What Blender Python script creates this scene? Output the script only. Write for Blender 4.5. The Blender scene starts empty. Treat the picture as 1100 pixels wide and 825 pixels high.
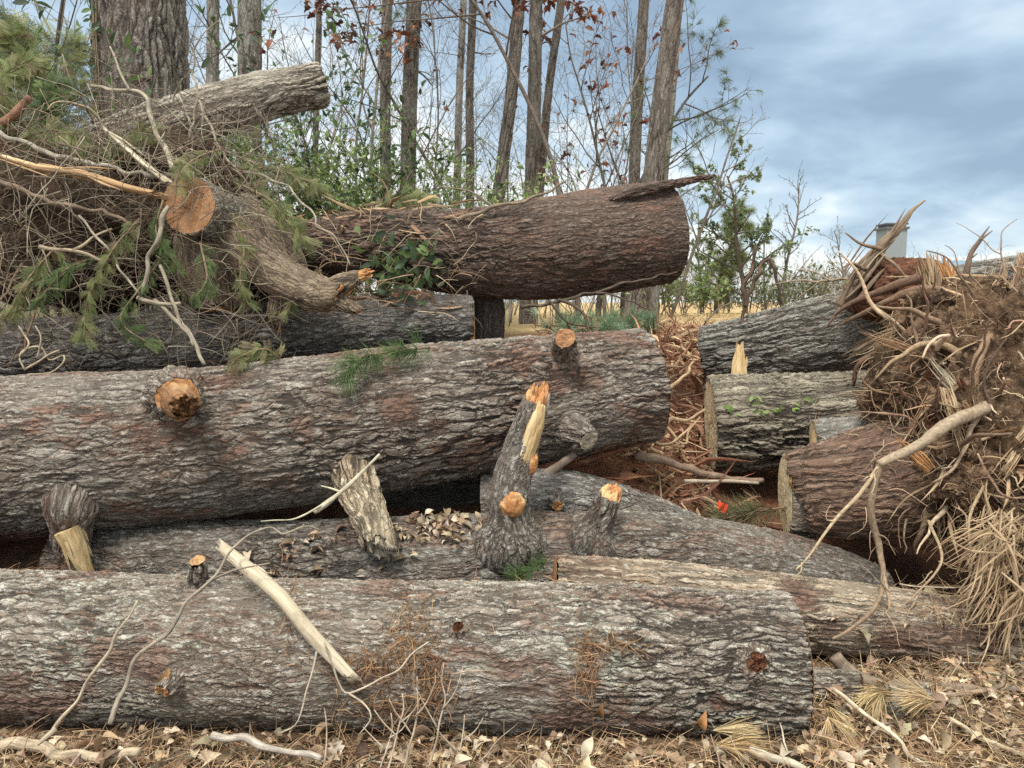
import bpy, math, random
import numpy as np
from mathutils import Vector
from mathutils.bvhtree import BVHTree
PI = math.pi
R = math.radians
rng = np.random.default_rng(7)
random.seed(7)
S = bpy.context.scene
COL = S.collection
# ------------------------------------------------------------ camera, sky, sun, exposure
CAM = np.array((0.0, 0.0, 1.65))
FPX, PITCH = 831.0, math.atan(87.5 / 831.0)
cam = bpy.data.objects.new('camera', bpy.data.cameras.new('camera'))
COL.objects.link(cam)
cam.location = CAM
cam.rotation_euler = (PI / 2 - PITCH, 0, 0)
cam.data.sensor_width = 36
cam.data.lens = 36 * FPX / 1100
cam.data.clip_start, cam.data.clip_end = 0.05, 3000
S.camera = cam
SUN_EL, SUN_AZ = 60.0, 205.0        # azimuth measured clockwise from +Y: behind the photographer, a little to the left
w = bpy.data.worlds.new('World')
S.world = w
w.use_nodes = True
sun = bpy.data.objects.new('sun', bpy.data.lights.new('sun', 'SUN'))
COL.objects.link(sun)
sun.data.energy = 1.5
sun.data.angle = R(14)
sun.data.color = (1, .95, .87)
_sd = Vector((math.sin(R(SUN_AZ)) * math.cos(R(SUN_EL)), math.cos(R(SUN_AZ)) * math.cos(R(SUN_EL)), math.sin(R(SUN_EL))))
sun.rotation_euler = (-_sd).to_track_quat('-Z', 'Y').to_euler()
sun.location = (0, 0, 12)
S.view_settings.view_transform = 'Standard'
S.view_settings.look = 'None'
S.view_settings.gamma = 1
S.view_settings.exposure = 1.4
S.render.engine = 'CYCLES'
S.cycles.max_bounces = 6
S.cycles.diffuse_bounces = 3
S.cycles.transparent_max_bounces = 4
S.cycles.use_denoising = False
S.cycles.sample_clamp_indirect = 4
S.cycles.sample_clamp_direct = 8


# ------------------------------------------------------------ node helpers
class NG:
    def __init__(s, nt):
        s.nt = nt

    def n(s, typ, ins=None, **kw):
        nd = s.nt.nodes.new(typ)
        for k, v in kw.items():
            setattr(nd, k, v)
        for k, v in (ins or {}).items():
            s.set(nd.inputs[k], v)
        return nd

    def set(s, sock, v):
        if isinstance(v, bpy.types.NodeSocket):
            s.nt.links.new(v, sock)
        else:
            if sock.type == 'RGBA' and hasattr(v, '__len__') and len(v) == 3:
                v = (*v, 1)
            sock.default_value = v

    def m(s, op, a, b=0.0, clamp=False):
        nd = s.n('ShaderNodeMath', {0: a, 1: b}, operation=op)
        nd.use_clamp = clamp
        return nd.outputs[0]

    def v(s, op, a, b=(0, 0, 0)):
        nd = s.n('ShaderNodeVectorMath', {0: a, 1: b}, operation=op)
        return nd.outputs['Value'] if op in ('LENGTH', 'DISTANCE', 'DOT_PRODUCT') else nd.outputs[0]

    def mix(s, f, a, b, blend='MIX'):
        nd = s.n('ShaderNodeMix', {0: f, 6: a, 7: b}, data_type='RGBA', blend_type=blend)
        return nd.outputs[2]

    def mr(s, x, a, b, c=0.0, d=1.0, t='SMOOTHSTEP'):
        return s.n('ShaderNodeMapRange', {'Value': x, 'From Min': a, 'From Max': b, 'To Min': c, 'To Max': d}, interpolation_type=t).outputs[0]

    def noise(s, vec, sc=5.0, det=3.0, ro=.55, dist=0.0):
        return s.n('ShaderNodeTexNoise', {'Vector': vec, 'Scale': sc, 'Detail': det, 'Roughness': ro, 'Distortion': dist})

    def voro(s, vec, sc=1.0, feat='DISTANCE_TO_EDGE', rnd=1.0):
        return s.n('ShaderNodeTexVoronoi', {'Vector': vec, 'Scale': sc, 'Randomness': rnd}, feature=feat)

    def attr(s, name):
        return s.n('ShaderNodeAttribute', attribute_name=name)


def newmat(name, rough=.9, spec=.2):
    m = bpy.data.materials.new(name)
    m.use_nodes = True
    nt = m.node_tree
    b = nt.nodes['Principled BSDF']
    b.inputs['Roughness'].default_value = rough
    b.inputs['Specular IOR Level'].default_value = spec
    return m, NG(nt), b


# world: physical sky behind a broken overcast deck
def build_world():
    nt = w.node_tree
    g = NG(nt)
    bg = nt.nodes['Background']
    sky = g.n('ShaderNodeTexSky', sky_type='NISHITA')
    sky.sun_disc = False
    sky.sun_elevation = R(SUN_EL)
    sky.sun_rotation = R(SUN_AZ)
    d = g.n('ShaderNodeTexCoord').outputs['Generated']
    xyz = g.n('ShaderNodeSeparateXYZ', {0: d})
    z = g.m('MAXIMUM', xyz.outputs[2], 0.0)
    zz = g.m('ADD', z, .26)
    pl = g.n('ShaderNodeCombineXYZ', {0: g.m('DIVIDE', xyz.outputs[0], zz), 1: g.m('DIVIDE', xyz.outputs[1], zz), 2: 3.3})
    pl = pl.outputs[0]
    n1 = g.noise(g.v('MULTIPLY', pl, (1.0, .75, 1)), .85, 4, .48, .15).outputs[0]
    n2 = g.noise(g.v('ADD', pl, (3.1, 7.7, 2)), 2.7, 5, .52, .2).outputs[0]
    f = g.m('ADD', g.m('MULTIPLY', n1, .64), g.m('MULTIPLY', n2, .36))
    f = g.m('ADD', g.m('MULTIPLY', g.m('SUBTRACT', f, .5), 1.95), .525)
    low = g.m('ADD', g.mr(z, .05, .22, .20, 0.0, 'SMOOTHSTEP'), g.mr(xyz.outputs[0], .25, -.35, 0.0, .05))         # thinner deck towards the horizon
    f = g.m('ADD', f, low)
    ramp = g.n('ShaderNodeValToRGB', {0: f})
    els = ramp.color_ramp.elements
    els[0].position, els[0].color = .36, (1.42, 1.95, 2.58, 1)
    els[1].position, els[1].color = .72, (4.9, 5.15, 5.1, 1)
    for p, c in ((.46, (1.85, 2.5, 3.15, 1)), (.545, (2.5, 3.2, 3.8, 1)), (.62, (3.2, 3.8, 4.25, 1))):
        e = els.new(p)
        e.color = c
    gain = g.m('MAXIMUM', g.mr(xyz.outputs[2], .38, .8, 1.0, 4.8), g.mr(xyz.outputs[1], .1, -.6, 1.0, 1.6))         # an overcast deck is brightest overhead and round the sun
    cl = g.mix(1.0, ramp.outputs[0], g.n('ShaderNodeCombineColor', {0: gain, 1: g.m('POWER', gain, .88), 2: g.m('POWER', gain, .68)}).outputs[0], 'MULTIPLY')
    out = g.mix(.9, sky.outputs[0], cl)
    g.set(bg.inputs['Color'], out)
    bg.inputs['Strength'].default_value = .085


build_world()

# ------------------------------------------------------------ numeric helpers
_cp, _sp = math.cos(PITCH), math.sin(PITCH)


def ray(px, py):
    a, b = (px - 550) / FPX, (412.5 - py) / FPX
    return np.array((a, _cp + b * _sp, -_sp + b * _cp))


def P(px, py, Y):                                 # a point of the place, at depth Y along the view
    d = ray(px, py)
    return CAM + d * (Y / d[1])


def proj(V):
    q = V - CAM
    dep = q[:, 1] * _cp - q[:, 2] * _sp
    up = q[:, 1] * _sp + q[:, 2] * _cp
    return 550 + FPX * q[:, 0] / dep, 412.5 - FPX * up / dep, dep


def _hash(ix, iy, iz, seed):
    h = (ix.astype(np.int64) * 374761393 + iy.astype(np.int64) * 668265263 + iz.astype(np.int64) * 2147483647 + seed * 974711) & 0xFFFFFFFF
    h = ((h ^ (h >> 13)) * 1274126177) & 0xFFFFFFFF
    h = ((h ^ (h >> 16)) * 2246822519) & 0xFFFFFFFF
    return ((h ^ (h >> 15)) & 0xFFFFFF) / float(0xFFFFFF)


def vnoise(p, seed=0):
    p = np.asarray(p, float)
    i = np.floor(p)
    f = p - i
    f = f * f * (3 - 2 * f)
    i = i.astype(np.int64)
    r = 0
    for a in (0, 1):
        for b in (0, 1):
            for c in (0, 1):
                wt = (f[..., 0] if a else 1 - f[..., 0]) * (f[..., 1] if b else 1 - f[..., 1]) * (f[..., 2] if c else 1 - f[..., 2])
                r = r + wt * _hash(i[..., 0] + a, i[..., 1] + b, i[..., 2] + c, seed)
    return r * 2 - 1


def fbm(p, o=4, seed=0):
    r, a, s = 0, 1.0, 0
    p = np.asarray(p, float)
    for k in range(o):
        r = r + a * vnoise(p * 2 ** k + k * 17.3, seed + k)
        s += a
        a *= .5
    return r / s


def sstep(x, a, b):
    t = np.clip((x - a) / (b - a), 0, 1)
    return t * t * (3 - 2 * t)


def nrm(v):
    v = np.asarray(v, float)
    return v / (np.linalg.norm(v, axis=-1, keepdims=True) + 1e-12)


# ------------------------------------------------------------ mesh building
class MB:
    def __init__(s):
        s.V, s.Q, s.T, s.bc, s.col, s.n = [], [], [], [], [], 0

    def add(s, V, Q=None, T=None, bc=None, col=None):
        V = np.asarray(V, float)
        s.V.append(V)
        if Q is not None and len(Q):
            s.Q.append(np.asarray(Q, np.int64) + s.n)
        if T is not None and len(T):
            s.T.append(np.asarray(T, np.int64) + s.n)
        s.bc.append(V * 1.0 if bc is None else bc)
        c = np.ones((len(V), 4)) if col is None else np.broadcast_to(np.asarray(col, float), (len(V), np.shape(col)[-1]))
        if c.shape[1] == 3:
            c = np.concatenate([c, np.ones((len(V), 1))], 1)
        s.col.append(c)
        s.n += len(V)
        return s

    def build(s, name, mat, parent=None, smooth=True, label=None, stuff=False):
        V = np.concatenate(s.V)
        if parent is not None:
            o_ = np.zeros(3)
            q = parent
            while q is not None:
                o_ += np.array(q.location)
                q = q.parent
            V = V - o_
        me = bpy.data.meshes.new(name)
        Q = np.concatenate(s.Q) if s.Q else np.zeros((0, 4), np.int64)
        T = np.concatenate(s.T) if s.T else np.zeros((0, 3), np.int64)
        nl = Q.size + T.size
        me.vertices.add(len(V))
        me.vertices.foreach_set('co', V.astype(np.float32).ravel())
        me.loops.add(nl)
        me.loops.foreach_set('vertex_index', np.concatenate([Q.ravel(), T.ravel()]).astype(np.int32))
        nf = len(Q) + len(T)
        me.polygons.add(nf)
        st = np.concatenate([np.arange(len(Q)) * 4, len(Q) * 4 + np.arange(len(T)) * 3]).astype(np.int32)
        me.polygons.foreach_set('loop_start', st)
        me.polygons.foreach_set('use_smooth', np.full(nf, smooth, bool))
        a = me.attributes.new('bc', 'FLOAT_VECTOR', 'POINT')
        a.data.foreach_set('vector', np.concatenate(s.bc).astype(np.float32).ravel())
        a = me.attributes.new('col', 'FLOAT_COLOR', 'POINT')
        a.data.foreach_set('color', np.concatenate(s.col).astype(np.float32).ravel())
        me.update(calc_edges=True)
        me.materials.append(mat)
        o = bpy.data.objects.new(name, me)
        COL.objects.link(o)
        if parent is not None:
            o.parent = parent
        if label:
            o['label'] = label
        if stuff:
            o['kind'] = 'stuff'
        return o


def thing(name, label, cat, loc=(0, 0, 0), group=None):
    o = bpy.data.objects.new(name, None)
    o.empty_display_size = .1
    COL.objects.link(o)
    o.location = loc
    o['label'], o['category'] = label, cat
    if group:
        o['group'] = group
    return o


def tag(o, label=None, cat=None, group=None, kind=None):
    for k, v in (('label', label), ('category', cat), ('group', group), ('kind', kind)):
        if v:
            o[k] = v
    return o


def catmull(p, n):
    p = np.asarray(p, float)
    if len(p) == 2:
        t = np.linspace(0, 1, n)[:, None]
        return p[0] * (1 - t) + p[1] * t
    d = np.concatenate([[0], np.cumsum(np.linalg.norm(np.diff(p[:, :3], axis=0), axis=1))])
    q = np.concatenate([[2 * p[0] - p[1]], p, [2 * p[-1] - p[-2]]])
    t = np.linspace(0, d[-1], n)
    k = np.clip(np.searchsorted(d, t, 'right') - 1, 0, len(p) - 2)
    u = ((t - d[k]) / (d[k + 1] - d[k] + 1e-9))[:, None]
    a, b, c, e = q[k], q[k + 1], q[k + 2], q[k + 3]
    return .5 * (2 * b + (c - a) * u + (2 * a - 5 * b + 4 * c - e) * u ** 2 + (3 * b - a - 3 * c + e) * u ** 3)


_so = [0.0]


class Sweep:
    """a round body swept along a path; bc = (metres along, y, z across) for the grain"""

    def __init__(s, pts, rad, m=12, step=.05, lump=0.0, lsc=3.0, seed=0, jag=(0, 0), flat=1.0, nmax=900):
        pts = np.asarray(pts, float)
        rad = np.broadcast_to(np.asarray(rad, float), (len(pts),))
        L = np.linalg.norm(np.diff(pts, axis=0), axis=1).sum()
        n = int(min(nmax, max(3, math.ceil(L / step) + 1)))
        c = catmull(np.concatenate([pts, rad[:, None]], 1), n)
        s.C, s.r, s.n, s.m, s.seed, s.jag, s.flat = c[:, :3], np.maximum(c[:, 3], 1e-4), n, m, seed, jag, flat
        s.T = nrm(np.gradient(s.C, axis=0))
        ov = nrm(s.C[-1] - s.C[0])
        ref = np.zeros(3)
        ref[np.argmin(np.abs(ov))] = 1
        s.N = nrm(ref - (s.T @ ref)[:, None] * s.T)
        s.B = np.cross(s.T, s.N)
        s.s = np.concatenate([[0], np.cumsum(np.linalg.norm(np.diff(s.C, axis=0), axis=1))])
        _so[0] += 3.17
        s.so = _so[0] % 61
        a = np.linspace(0, 2 * PI, m, endpoint=False)
        s.ca, s.sa = np.cos(a), np.sin(a)
        rr = s.r[:, None] * np.ones((1, m))
        if lump:
            q = np.stack([np.repeat(s.s[:, None] * lsc, m, 1) + s.so, np.tile(s.ca * 1.6, (n, 1)), np.tile(s.sa * 1.6, (n, 1))], -1)
            rr = rr * (1 + lump * fbm(q, 3, seed))
        s.rr = rr
        s.G = s.C[:, None] + rr[..., None] * (s.ca[None, :, None] * s.N[:, None] + flat * s.sa[None, :, None] * s.B[:, None])
        s.G[0] -= s.T[0] * s.J(0, 1.0)[:, None]
        s.G[-1] += s.T[-1] * s.J(1, 1.0)[:, None]
        s.bc = np.stack([np.repeat(s.s[:, None] + s.so, m, 1), s.r[:, None] * s.ca, s.r[:, None] * s.sa], -1)

    dome = 0.0

    def J(s, e, f):
        j = s.jag[e]
        if not j:
            return np.zeros(s.m)
        q = np.stack([s.ca * f * 2.6 + e * 9, s.sa * f * 2.6, np.full(s.m, 1.3)], -1)
        return j * (fbm(q, 3, s.seed + 5) * 1.3 + .8 * s.ca * f) + s.dome * (1 - f ** 3)

    def ang(s, px, py, tol=7):
        """nearest front vertex to a pixel -> (point, normal, bc)"""
        x, y, d = proj(s.G.reshape(-1, 3))
        q = np.hypot(x - px, y - py)
        k = np.argmin(q + d * 60)
        i, j = divmod(int(k), s.m)
        nv = nrm(s.ca[j] * s.N[i] + s.sa[j] * s.B[i])
        return s.G[i, j], nv, s.bc[i, j]

    def into(s, mb, lip=(False, False), close=(False, False), col=None):
        G, bc = s.G, s.bc
        if lip[0]:
            G = np.concatenate([(s.C[0] + (G[0] - s.C[0]) * .95)[None], G])
            bc = np.concatenate([bc[:1] * (1, .95, .95), bc])
        if lip[1]:
            G = np.concatenate([G, (s.C[-1] + (G[-1] - s.C[-1]) * .95)[None]])
            bc = np.concatenate([bc, bc[-1:] * (1, .95, .95)])
        n, m = G.shape[0], s.m
        i = np.arange(n - 1)[:, None] * m
        j = np.arange(m)[None]
        j2 = (j + 1) % m
        Q = np.stack([i + j, i + j2, i + m + j2, i + m + j], -1).reshape(-1, 4)
        V = G.reshape(-1, 3)
        B = bc.reshape(-1, 3)
        T = []
        for e in (0, 1):
            if close[e]:
                k = len(V)
                V = np.concatenate([V, G[-e].mean(0)[None]])
                B = np.concatenate([B, bc[-e].mean(0)[None]])
                o = (n - 1) * m * e
                jj = np.arange(m)
                t = np.stack([o + jj, o + (jj + 1) % m, np.full(m, k)], -1)
                T.append(t if e else t[:, ::-1])
        mb.add(V, Q, np.concatenate(T) if T else None, B, col)
        return mb

    def cap(s, e, K=9, rough=.003, fr=.995, out=.010):
        """the wood showing at an end"""
        i = -1 if e else 0
        sg = 1 if e else -1
        base = s.G[i] - sg * s.T[i] * s.J(e, 1.0)[:, None]
        V, B = [s.C[i] + sg * s.T[i] * (s.J(e, 0.0)[0] + out)], [(s.bc[i, 0, 0], 0, 0)]
        for k in range(1, K + 1):
            f = k / K
            V += list(s.C[i] + (base - s.C[i]) * f * fr + sg * s.T[i] * (s.J(e, f) + out + (rng.normal(0, rough, s.m) if k < K else 0))[:, None])
            B += list(s.bc[i] * (1, f, f))
        m = s.m
        j = np.arange(m)
        T = np.stack([np.zeros(m, int), 1 + j, 1 + (j + 1) % m], -1)
        Q = []
        for k in range(K - 1):
            o = 1 + k * m
            Q.append(np.stack([o + j, o + m + j, o + m + (j + 1) % m, o + (j + 1) % m], -1))
        Q = np.concatenate(Q)
        if not e:
            T, Q = T[:, ::-1], Q[:, ::-1]
        return MB().add(np.array(V), Q, T, np.array(B))


def tube_into(mb, pts, rad, sides=5, step=.04, col=None, seed=0, lump=.12, pointed=True, nmax=60):
    sw = Sweep(pts, rad, sides, step, lump, 14, seed, nmax=nmax)
    sw.into(mb, close=(True, True), col=col)
    return sw


def inst(TV, TQ, TT, M, col=None, mb=None, TC=None):
    """many copies of a small template (M: k x 3 x 4) gathered in one mesh"""
    mb = mb or MB()
    k, nv = len(M), len(TV)
    V = np.einsum('kij,vj->kvi', M[:, :, :3], TV) + M[:, None, :, 3]
    o = (np.arange(k) * nv)[:, None, None]
    Q = (TQ[None] + o).reshape(-1, 4) if TQ is not None and len(TQ) else None
    T = (TT[None] + o).reshape(-1, 3) if TT is not None and len(TT) else None
    c = None
    if col is not None:
        c = np.repeat(np.asarray(col, float), nv, 0)
        if TC is not None:
            c = c * np.tile(TC, (k, 1))[:, None]
    mb.add(V.reshape(-1, 3), Q, T, None, c)
    return mb


def frames(z, x):
    """rotation matrices with local x along x and local z as near z as can be"""
    x = nrm(x)
    y = nrm(np.cross(z, x))
    zz = np.cross(x, y)
    return np.stack([x, y, zz], -1)


def xf(pos, rot, sc):
    sc = np.asarray(sc, float)
    if sc.ndim == 1:
        sc = sc[:, None, None]
    else:
        sc = sc[:, None, :]
    return np.concatenate([rot * sc, np.asarray(pos)[:, :, None]], 2)


def rdir(n):
    return nrm(rng.normal(size=(n, 3)))


def pick(cols, n, jit=.18):
    c = np.asarray(cols, float)[rng.integers(0, len(cols), n)]
    return np.clip(c * (1 + rng.normal(0, jit, (n, 1))) * (1 + rng.normal(0, .03, (n, 3))), .004, .95)


SOL = []                                            # solids that things can be laid upon


def solid(V, F):
    SOL.append(BVHTree.FromPolygons([tuple(v) for v in V], [tuple(map(int, f)) for f in F]))


def hit(o, d):
    best = None
    o, d = Vector(o), Vector(d).normalized()
    for b in SOL:
        p, n, i, t = b.ray_cast(o, d)
        if p is not None and (best is None or t < best[2]):
            best = (np.array(p), np.array(n), t)
    return best


def cast(px, py, lift=0.0):
    h = hit(CAM, ray(px, py))
    if h is None:
        return None
    d = nrm(ray(px, py))
    return h[0] - d * lift


def drop(x, y):
    h = hit((x, y, 6), (0, 0, -1))
    return h


# ------------------------------------------------------------ materials
def bark(name, ca, cb, red=(.15, .082, .061), lich=(.38, .39, .35), redamt=.35, lichamt=.4, sx=6.0, sy=19.0, amp=.022, scars=(), pale=(.36, .35, .33), crack=.42, wet=0.0):
    m, g, b = newmat(name, .88, .25)
    bc = g.attr('bc').outputs['Vector']
    w1 = g.v('SUBTRACT', g.noise(bc, 3.2, 2, .5).outputs[1], (.5, .5, .5))
    w2 = g.v('SUBTRACT', g.noise(bc, 17, 4, .7).outputs[1], (.5, .5, .5))
    p = g.v('ADD', g.v('ADD', bc, g.v('MULTIPLY', w1, (.12, .06, .06))), g.v('MULTIPLY', w2, (.05, .035, .035)))
    pa = g.v('MULTIPLY', p, (sx, sy, sy))
    v1 = g.voro(pa, 1.0)
    nz = g.noise(g.v('MULTIPLY', p, (sx * .6, sy * .8, sy * .8)), 1.0, 2, .5, .3).outputs[0]      # long wavy furrows
    fur = g.m('MULTIPLY', g.m('ABSOLUTE', g.m('SUBTRACT', nz, .5)), 2.1)
    ed = g.m('MINIMUM', g.m('ADD', v1.outputs[0], .045), fur)
    c1 = g.mr(ed, .0, .2, t='SMOOTHERSTEP')
    pb = g.v('MULTIPLY', p, (sx * 2.3, sy * 2.4, sy * 2.4))
    v2 = g.voro(pb, 1.0)
    c2 = g.mr(v2.outputs[0], .0, .16)
    cell2 = g.voro(pb, 1.0, 'F1')
    n1 = g.noise(g.v('MULTIPLY', p, (sx * 1.1, sy * 2.0, sy * 2.0)), 1.0, 5, .68).outputs[0]
    n3 = g.noise(bc, 1.15, 3, .6).outputs[0]                  # where furrows are deep, where the bark is smoother
    deep = g.mr(n3, .36, .62, .35, 1.0)
    cr = g.m('SUBTRACT', 1.0, g.m('MULTIPLY', g.m('SUBTRACT', 1.0, c1), deep))
    h = g.m('ADD', g.m('MULTIPLY', cr, .42), g.m('MULTIPLY', g.m('MULTIPLY', c2, cr), .12))
    h = g.m('ADD', h, g.m('MULTIPLY', n1, .38))
    steps = g.n('ShaderNodeSeparateColor', {0: cell2.outputs['Color']}).outputs[0]
    h = g.m('ADD', h, g.m('MULTIPLY', g.m('MULTIPLY', steps, c1), .30))
    fine = g.noise(g.v('MULTIPLY', p, (32, 62, 62)), 1.0, 4, .72).outputs[0]
    h = g.m('ADD', h, g.m('MULTIPLY', fine, .30))
    # colour
    n4 = g.noise(bc, 2.1, 5, .62).outputs[0]
    col = g.mix(g.mr(n4, .35, .65), ca, cb)
    cv2 = g.n('ShaderNodeSeparateColor', {0: cell2.outputs['Color']})
    col = g.mix(g.m('MULTIPLY', cv2.outputs[1], .4), col, (.13, .095, .075, 1))
    col = g.mix(g.mr(fine, .5, .66, 0, .8), col, pale)
    col = g.mix(g.m('MULTIPLY', g.m('MULTIPLY', g.mr(cv2.outputs[0], .55, .9), .7), g.mr(fine, .38, .62)), col, pale)
    ln = g.m('ADD', g.noise(bc, 34, 4, .75).outputs[0], g.m('MULTIPLY', g.m('SUBTRACT', g.noise(bc, 1.7, 2, .6).outputs[0], .5), .75))
    col = g.mix(g.m('MULTIPLY', g.mr(ln, .6, .72), lichamt), col, lich)
    rn = g.m('ADD', g.noise(g.v('MULTIPLY', p, (1.7, 3.4, 3.4)), 1.0, 5, .65).outputs[0], g.m('MULTIPLY', cv2.outputs[2], .10))
    rf = g.m('MULTIPLY', g.mr(rn, .575, .665), redamt)
    rcol = g.mix(g.mr(fine, .3, .62), (red[0] * .5, red[1] * .6, red[2] * .7, 1), (red[0] * 1.35, red[1] * 1.4, red[2] * 1.35, 1))
    col = g.mix(rf, col, rcol)
    cut = 0.0
    for (c, rx, ry, st) in scars:
        q = g.v('MULTIPLY', g.v('SUBTRACT', g.v('ADD', p, g.v('MULTIPLY', w2, (.07, .05, .05))), tuple(c)), (1 / rx, 1 / ry, 1 / ry))
        f = g.m('MULTIPLY', g.mr(g.m('ADD', g.v('LENGTH', q), g.m('MULTIPLY', g.m('SUBTRACT', n1, .5), 2.6)), 1.15, .55), st)
        cut = f if isinstance(cut, float) else g.m('MAXIMUM', cut, f)
    if scars:
        col = g.mix(g.m('MULTIPLY', cut, g.mr(n1, .25, .5, .55, 1.0)), col, rcol)
        h = g.m('SUBTRACT', h, g.m('MULTIPLY', cut, g.m('ADD', g.m('MULTIPLY', h, .55), .12)))
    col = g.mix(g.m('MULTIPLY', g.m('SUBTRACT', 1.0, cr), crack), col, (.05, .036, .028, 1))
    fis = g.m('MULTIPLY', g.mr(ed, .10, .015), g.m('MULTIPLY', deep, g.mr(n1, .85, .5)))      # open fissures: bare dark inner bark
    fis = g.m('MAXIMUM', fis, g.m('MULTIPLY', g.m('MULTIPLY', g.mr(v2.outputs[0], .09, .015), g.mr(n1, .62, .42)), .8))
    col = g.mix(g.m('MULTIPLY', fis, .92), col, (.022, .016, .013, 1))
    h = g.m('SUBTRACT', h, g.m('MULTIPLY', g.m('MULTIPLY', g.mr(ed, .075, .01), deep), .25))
    g.set(b.inputs['Base Color'], col)
    if wet:
        b.inputs['Roughness'].default_value = .7
    dn = g.n('ShaderNodeDisplacement', {'Height': h, 'Midlevel': .35, 'Scale': amp})
    g.set(m.node_tree.nodes['Material Output'].inputs['Displacement'], dn.outputs[0])
    m.displacement_method = 'BOTH'
    return m


def wood(name, ca, cb, cc, fib=(6, 90, 90), amp=.004, dirt=.3):
    """split or weathered wood with the grain along it"""
    m, g, b = newmat(name, .75, .3)
    bc = g.attr('bc').outputs['Vector']
    wv = g.v('SUBTRACT', g.noise(bc, 8, 2).outputs[1], (.5, .5, .5))
    p = g.v('ADD', bc, g.v('MULTIPLY', wv, (.02, .012, .012)))
    n1 = g.noise(g.v('MULTIPLY', p, fib), 1.0, 5, .65).outputs[0]
    n2 = g.noise(g.v('MULTIPLY', p, (fib[0] * .5, fib[1] * .2, fib[2] * .2)), 1.0, 4, .6).outputs[0]
    col = g.mix(g.mr(n1, .35, .66), ca, cb)
    col = g.mix(g.mr(n2, .48, .68), col, cc)
    n3 = g.noise(bc, 7, 5, .7).outputs[0]
    col = g.mix(g.m('MULTIPLY', g.mr(n3, .52, .7), dirt), col, (.10, .07, .05, 1))
    g.set(b.inputs['Base Color'], col)
    bp = g.n('ShaderNodeBump', {'Height': g.m('ADD', n1, g.m('MULTIPLY', n2, .5)), 'Distance': amp, 'Strength': .9})
    g.set(b.inputs['Normal'], bp.outputs[0])
    return m


def endgrain(name, ca, cb, ring=95.0, saw=.35, dirt=.35, bump=.004):
    """a sawn face: growth rings, rays and saw marks"""
    m, g, b = newmat(name, .8, .25)
    bc = g.attr('bc').outputs['Vector']
    s = g.n('ShaderNodeSeparateXYZ', {0: bc})
    yz = g.n('ShaderNodeCombineXYZ', {0: 0, 1: s.outputs[1], 2: s.outputs[2]}).outputs[0]
    wv = g.v('SUBTRACT', g.noise(yz, 9, 2).outputs[1], (.5, .5, .5))
    q = g.v('ADD', yz, g.v('MULTIPLY', wv, (0, .02, .02)))
    r = g.v('LENGTH', q)
    rings = g.m('SINE', g.m('MULTIPLY', g.m('ADD', r, g.m('MULTIPLY', g.noise(yz, 30, 3).outputs[0], .01)), ring * 6.283))
    n2 = g.noise(yz, 14, 5, .65).outputs[0]
    col = g.mix(g.mr(n2, .3, .7), ca, cb)
    col = g.mix(g.mr(rings, -.2, .9, 0, .45), col, (cb[0] * .55, cb[1] * .45, cb[2] * .4, 1))
    lines = g.noise(g.v('MULTIPLY', yz, (0, 22, 260)), 1.0, 3, .6).outputs[0]
    col = g.mix(g.mr(lines, .5, .7, 0, saw), col, (.68, .52, .34, 1))
    col = g.mix(g.m('MULTIPLY', g.mr(g.noise(yz, 5, 4, .7).outputs[0], .5, .68), dirt), col, (.16, .10, .06, 1))
    g.set(b.inputs['Base Color'], col)
    bp = g.n('ShaderNodeBump', {'Height': g.m('ADD', lines, g.m('MULTIPLY', n2, .6)), 'Distance': bump, 'Strength': .8})
    g.set(b.inputs['Normal'], bp.outputs[0])
    return m


def plain(name, col=None, var=.3, sc=30.0, rough=.85, bump=.002, spec=.2, trans=0.0):
    """col None: the colour each piece carries in its 'col' attribute; broken up by noise"""
    m, g, b = newmat(name, rough, spec)
    bc = g.attr('bc').outputs['Vector']
    n = g.noise(bc, sc, 4, .65).outputs[0]
    c = g.attr('col').outputs['Color'] if col is None else g.n('ShaderNodeRGB').outputs[0]
    if col is not None:
        c.default_value = (*col, 1)
    k = g.mr(n, .25, .75, 1 - var, 1 + var, 'LINEAR')
    cc = g.mix(1.0, c, g.n('ShaderNodeCombineColor', {0: k, 1: k, 2: k}).outputs[0], 'MULTIPLY')
    g.set(b.inputs['Base Color'], cc)
    if bump:
        bp = g.n('ShaderNodeBump', {'Height': n, 'Distance': bump, 'Strength': .8})
        g.set(b.inputs['Normal'], bp.outputs[0])
    if trans:
        nt = m.node_tree
        tr = g.n('ShaderNodeBsdfTranslucent', {'Color': cc})
        mx = g.n('ShaderNodeMixShader', {0: trans, 1: b.outputs[0], 2: tr.outputs[0]})
        g.set(nt.nodes['Material Output'].inputs['Surface'], mx.outputs[0])
    return m


def soilmat(name, ca, cb, cc, amp=.03, sc=9.0):
    m, g, b = newmat(name, .95, .1)
    p = g.n('ShaderNodeTexCoord').outputs['Object']
    n1 = g.noise(p, sc, 8, .68, .6).outputs[0]
    n2 = g.noise(p, sc * 4.5, 5, .7).outputs[0]
    v = g.voro(p, sc * 3.2, 'F1').outputs[0]
    col = g.mix(g.mr(n1, .35, .65), ca, cb)
    col = g.mix(g.mr(n2, .5, .72), col, cc)
    g.set(b.inputs['Base Color'], col)
    h = g.m('ADD', g.m('ADD', n1, g.m('MULTIPLY', n2, .4)), g.m('MULTIPLY', v, -.3))
    dn = g.n('ShaderNodeDisplacement', {'Height': h, 'Midlevel': .5, 'Scale': amp})
    g.set(m.node_tree.nodes['Material Output'].inputs['Displacement'], dn.outputs[0])
    m.displacement_method = 'BOTH'
    return m


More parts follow.
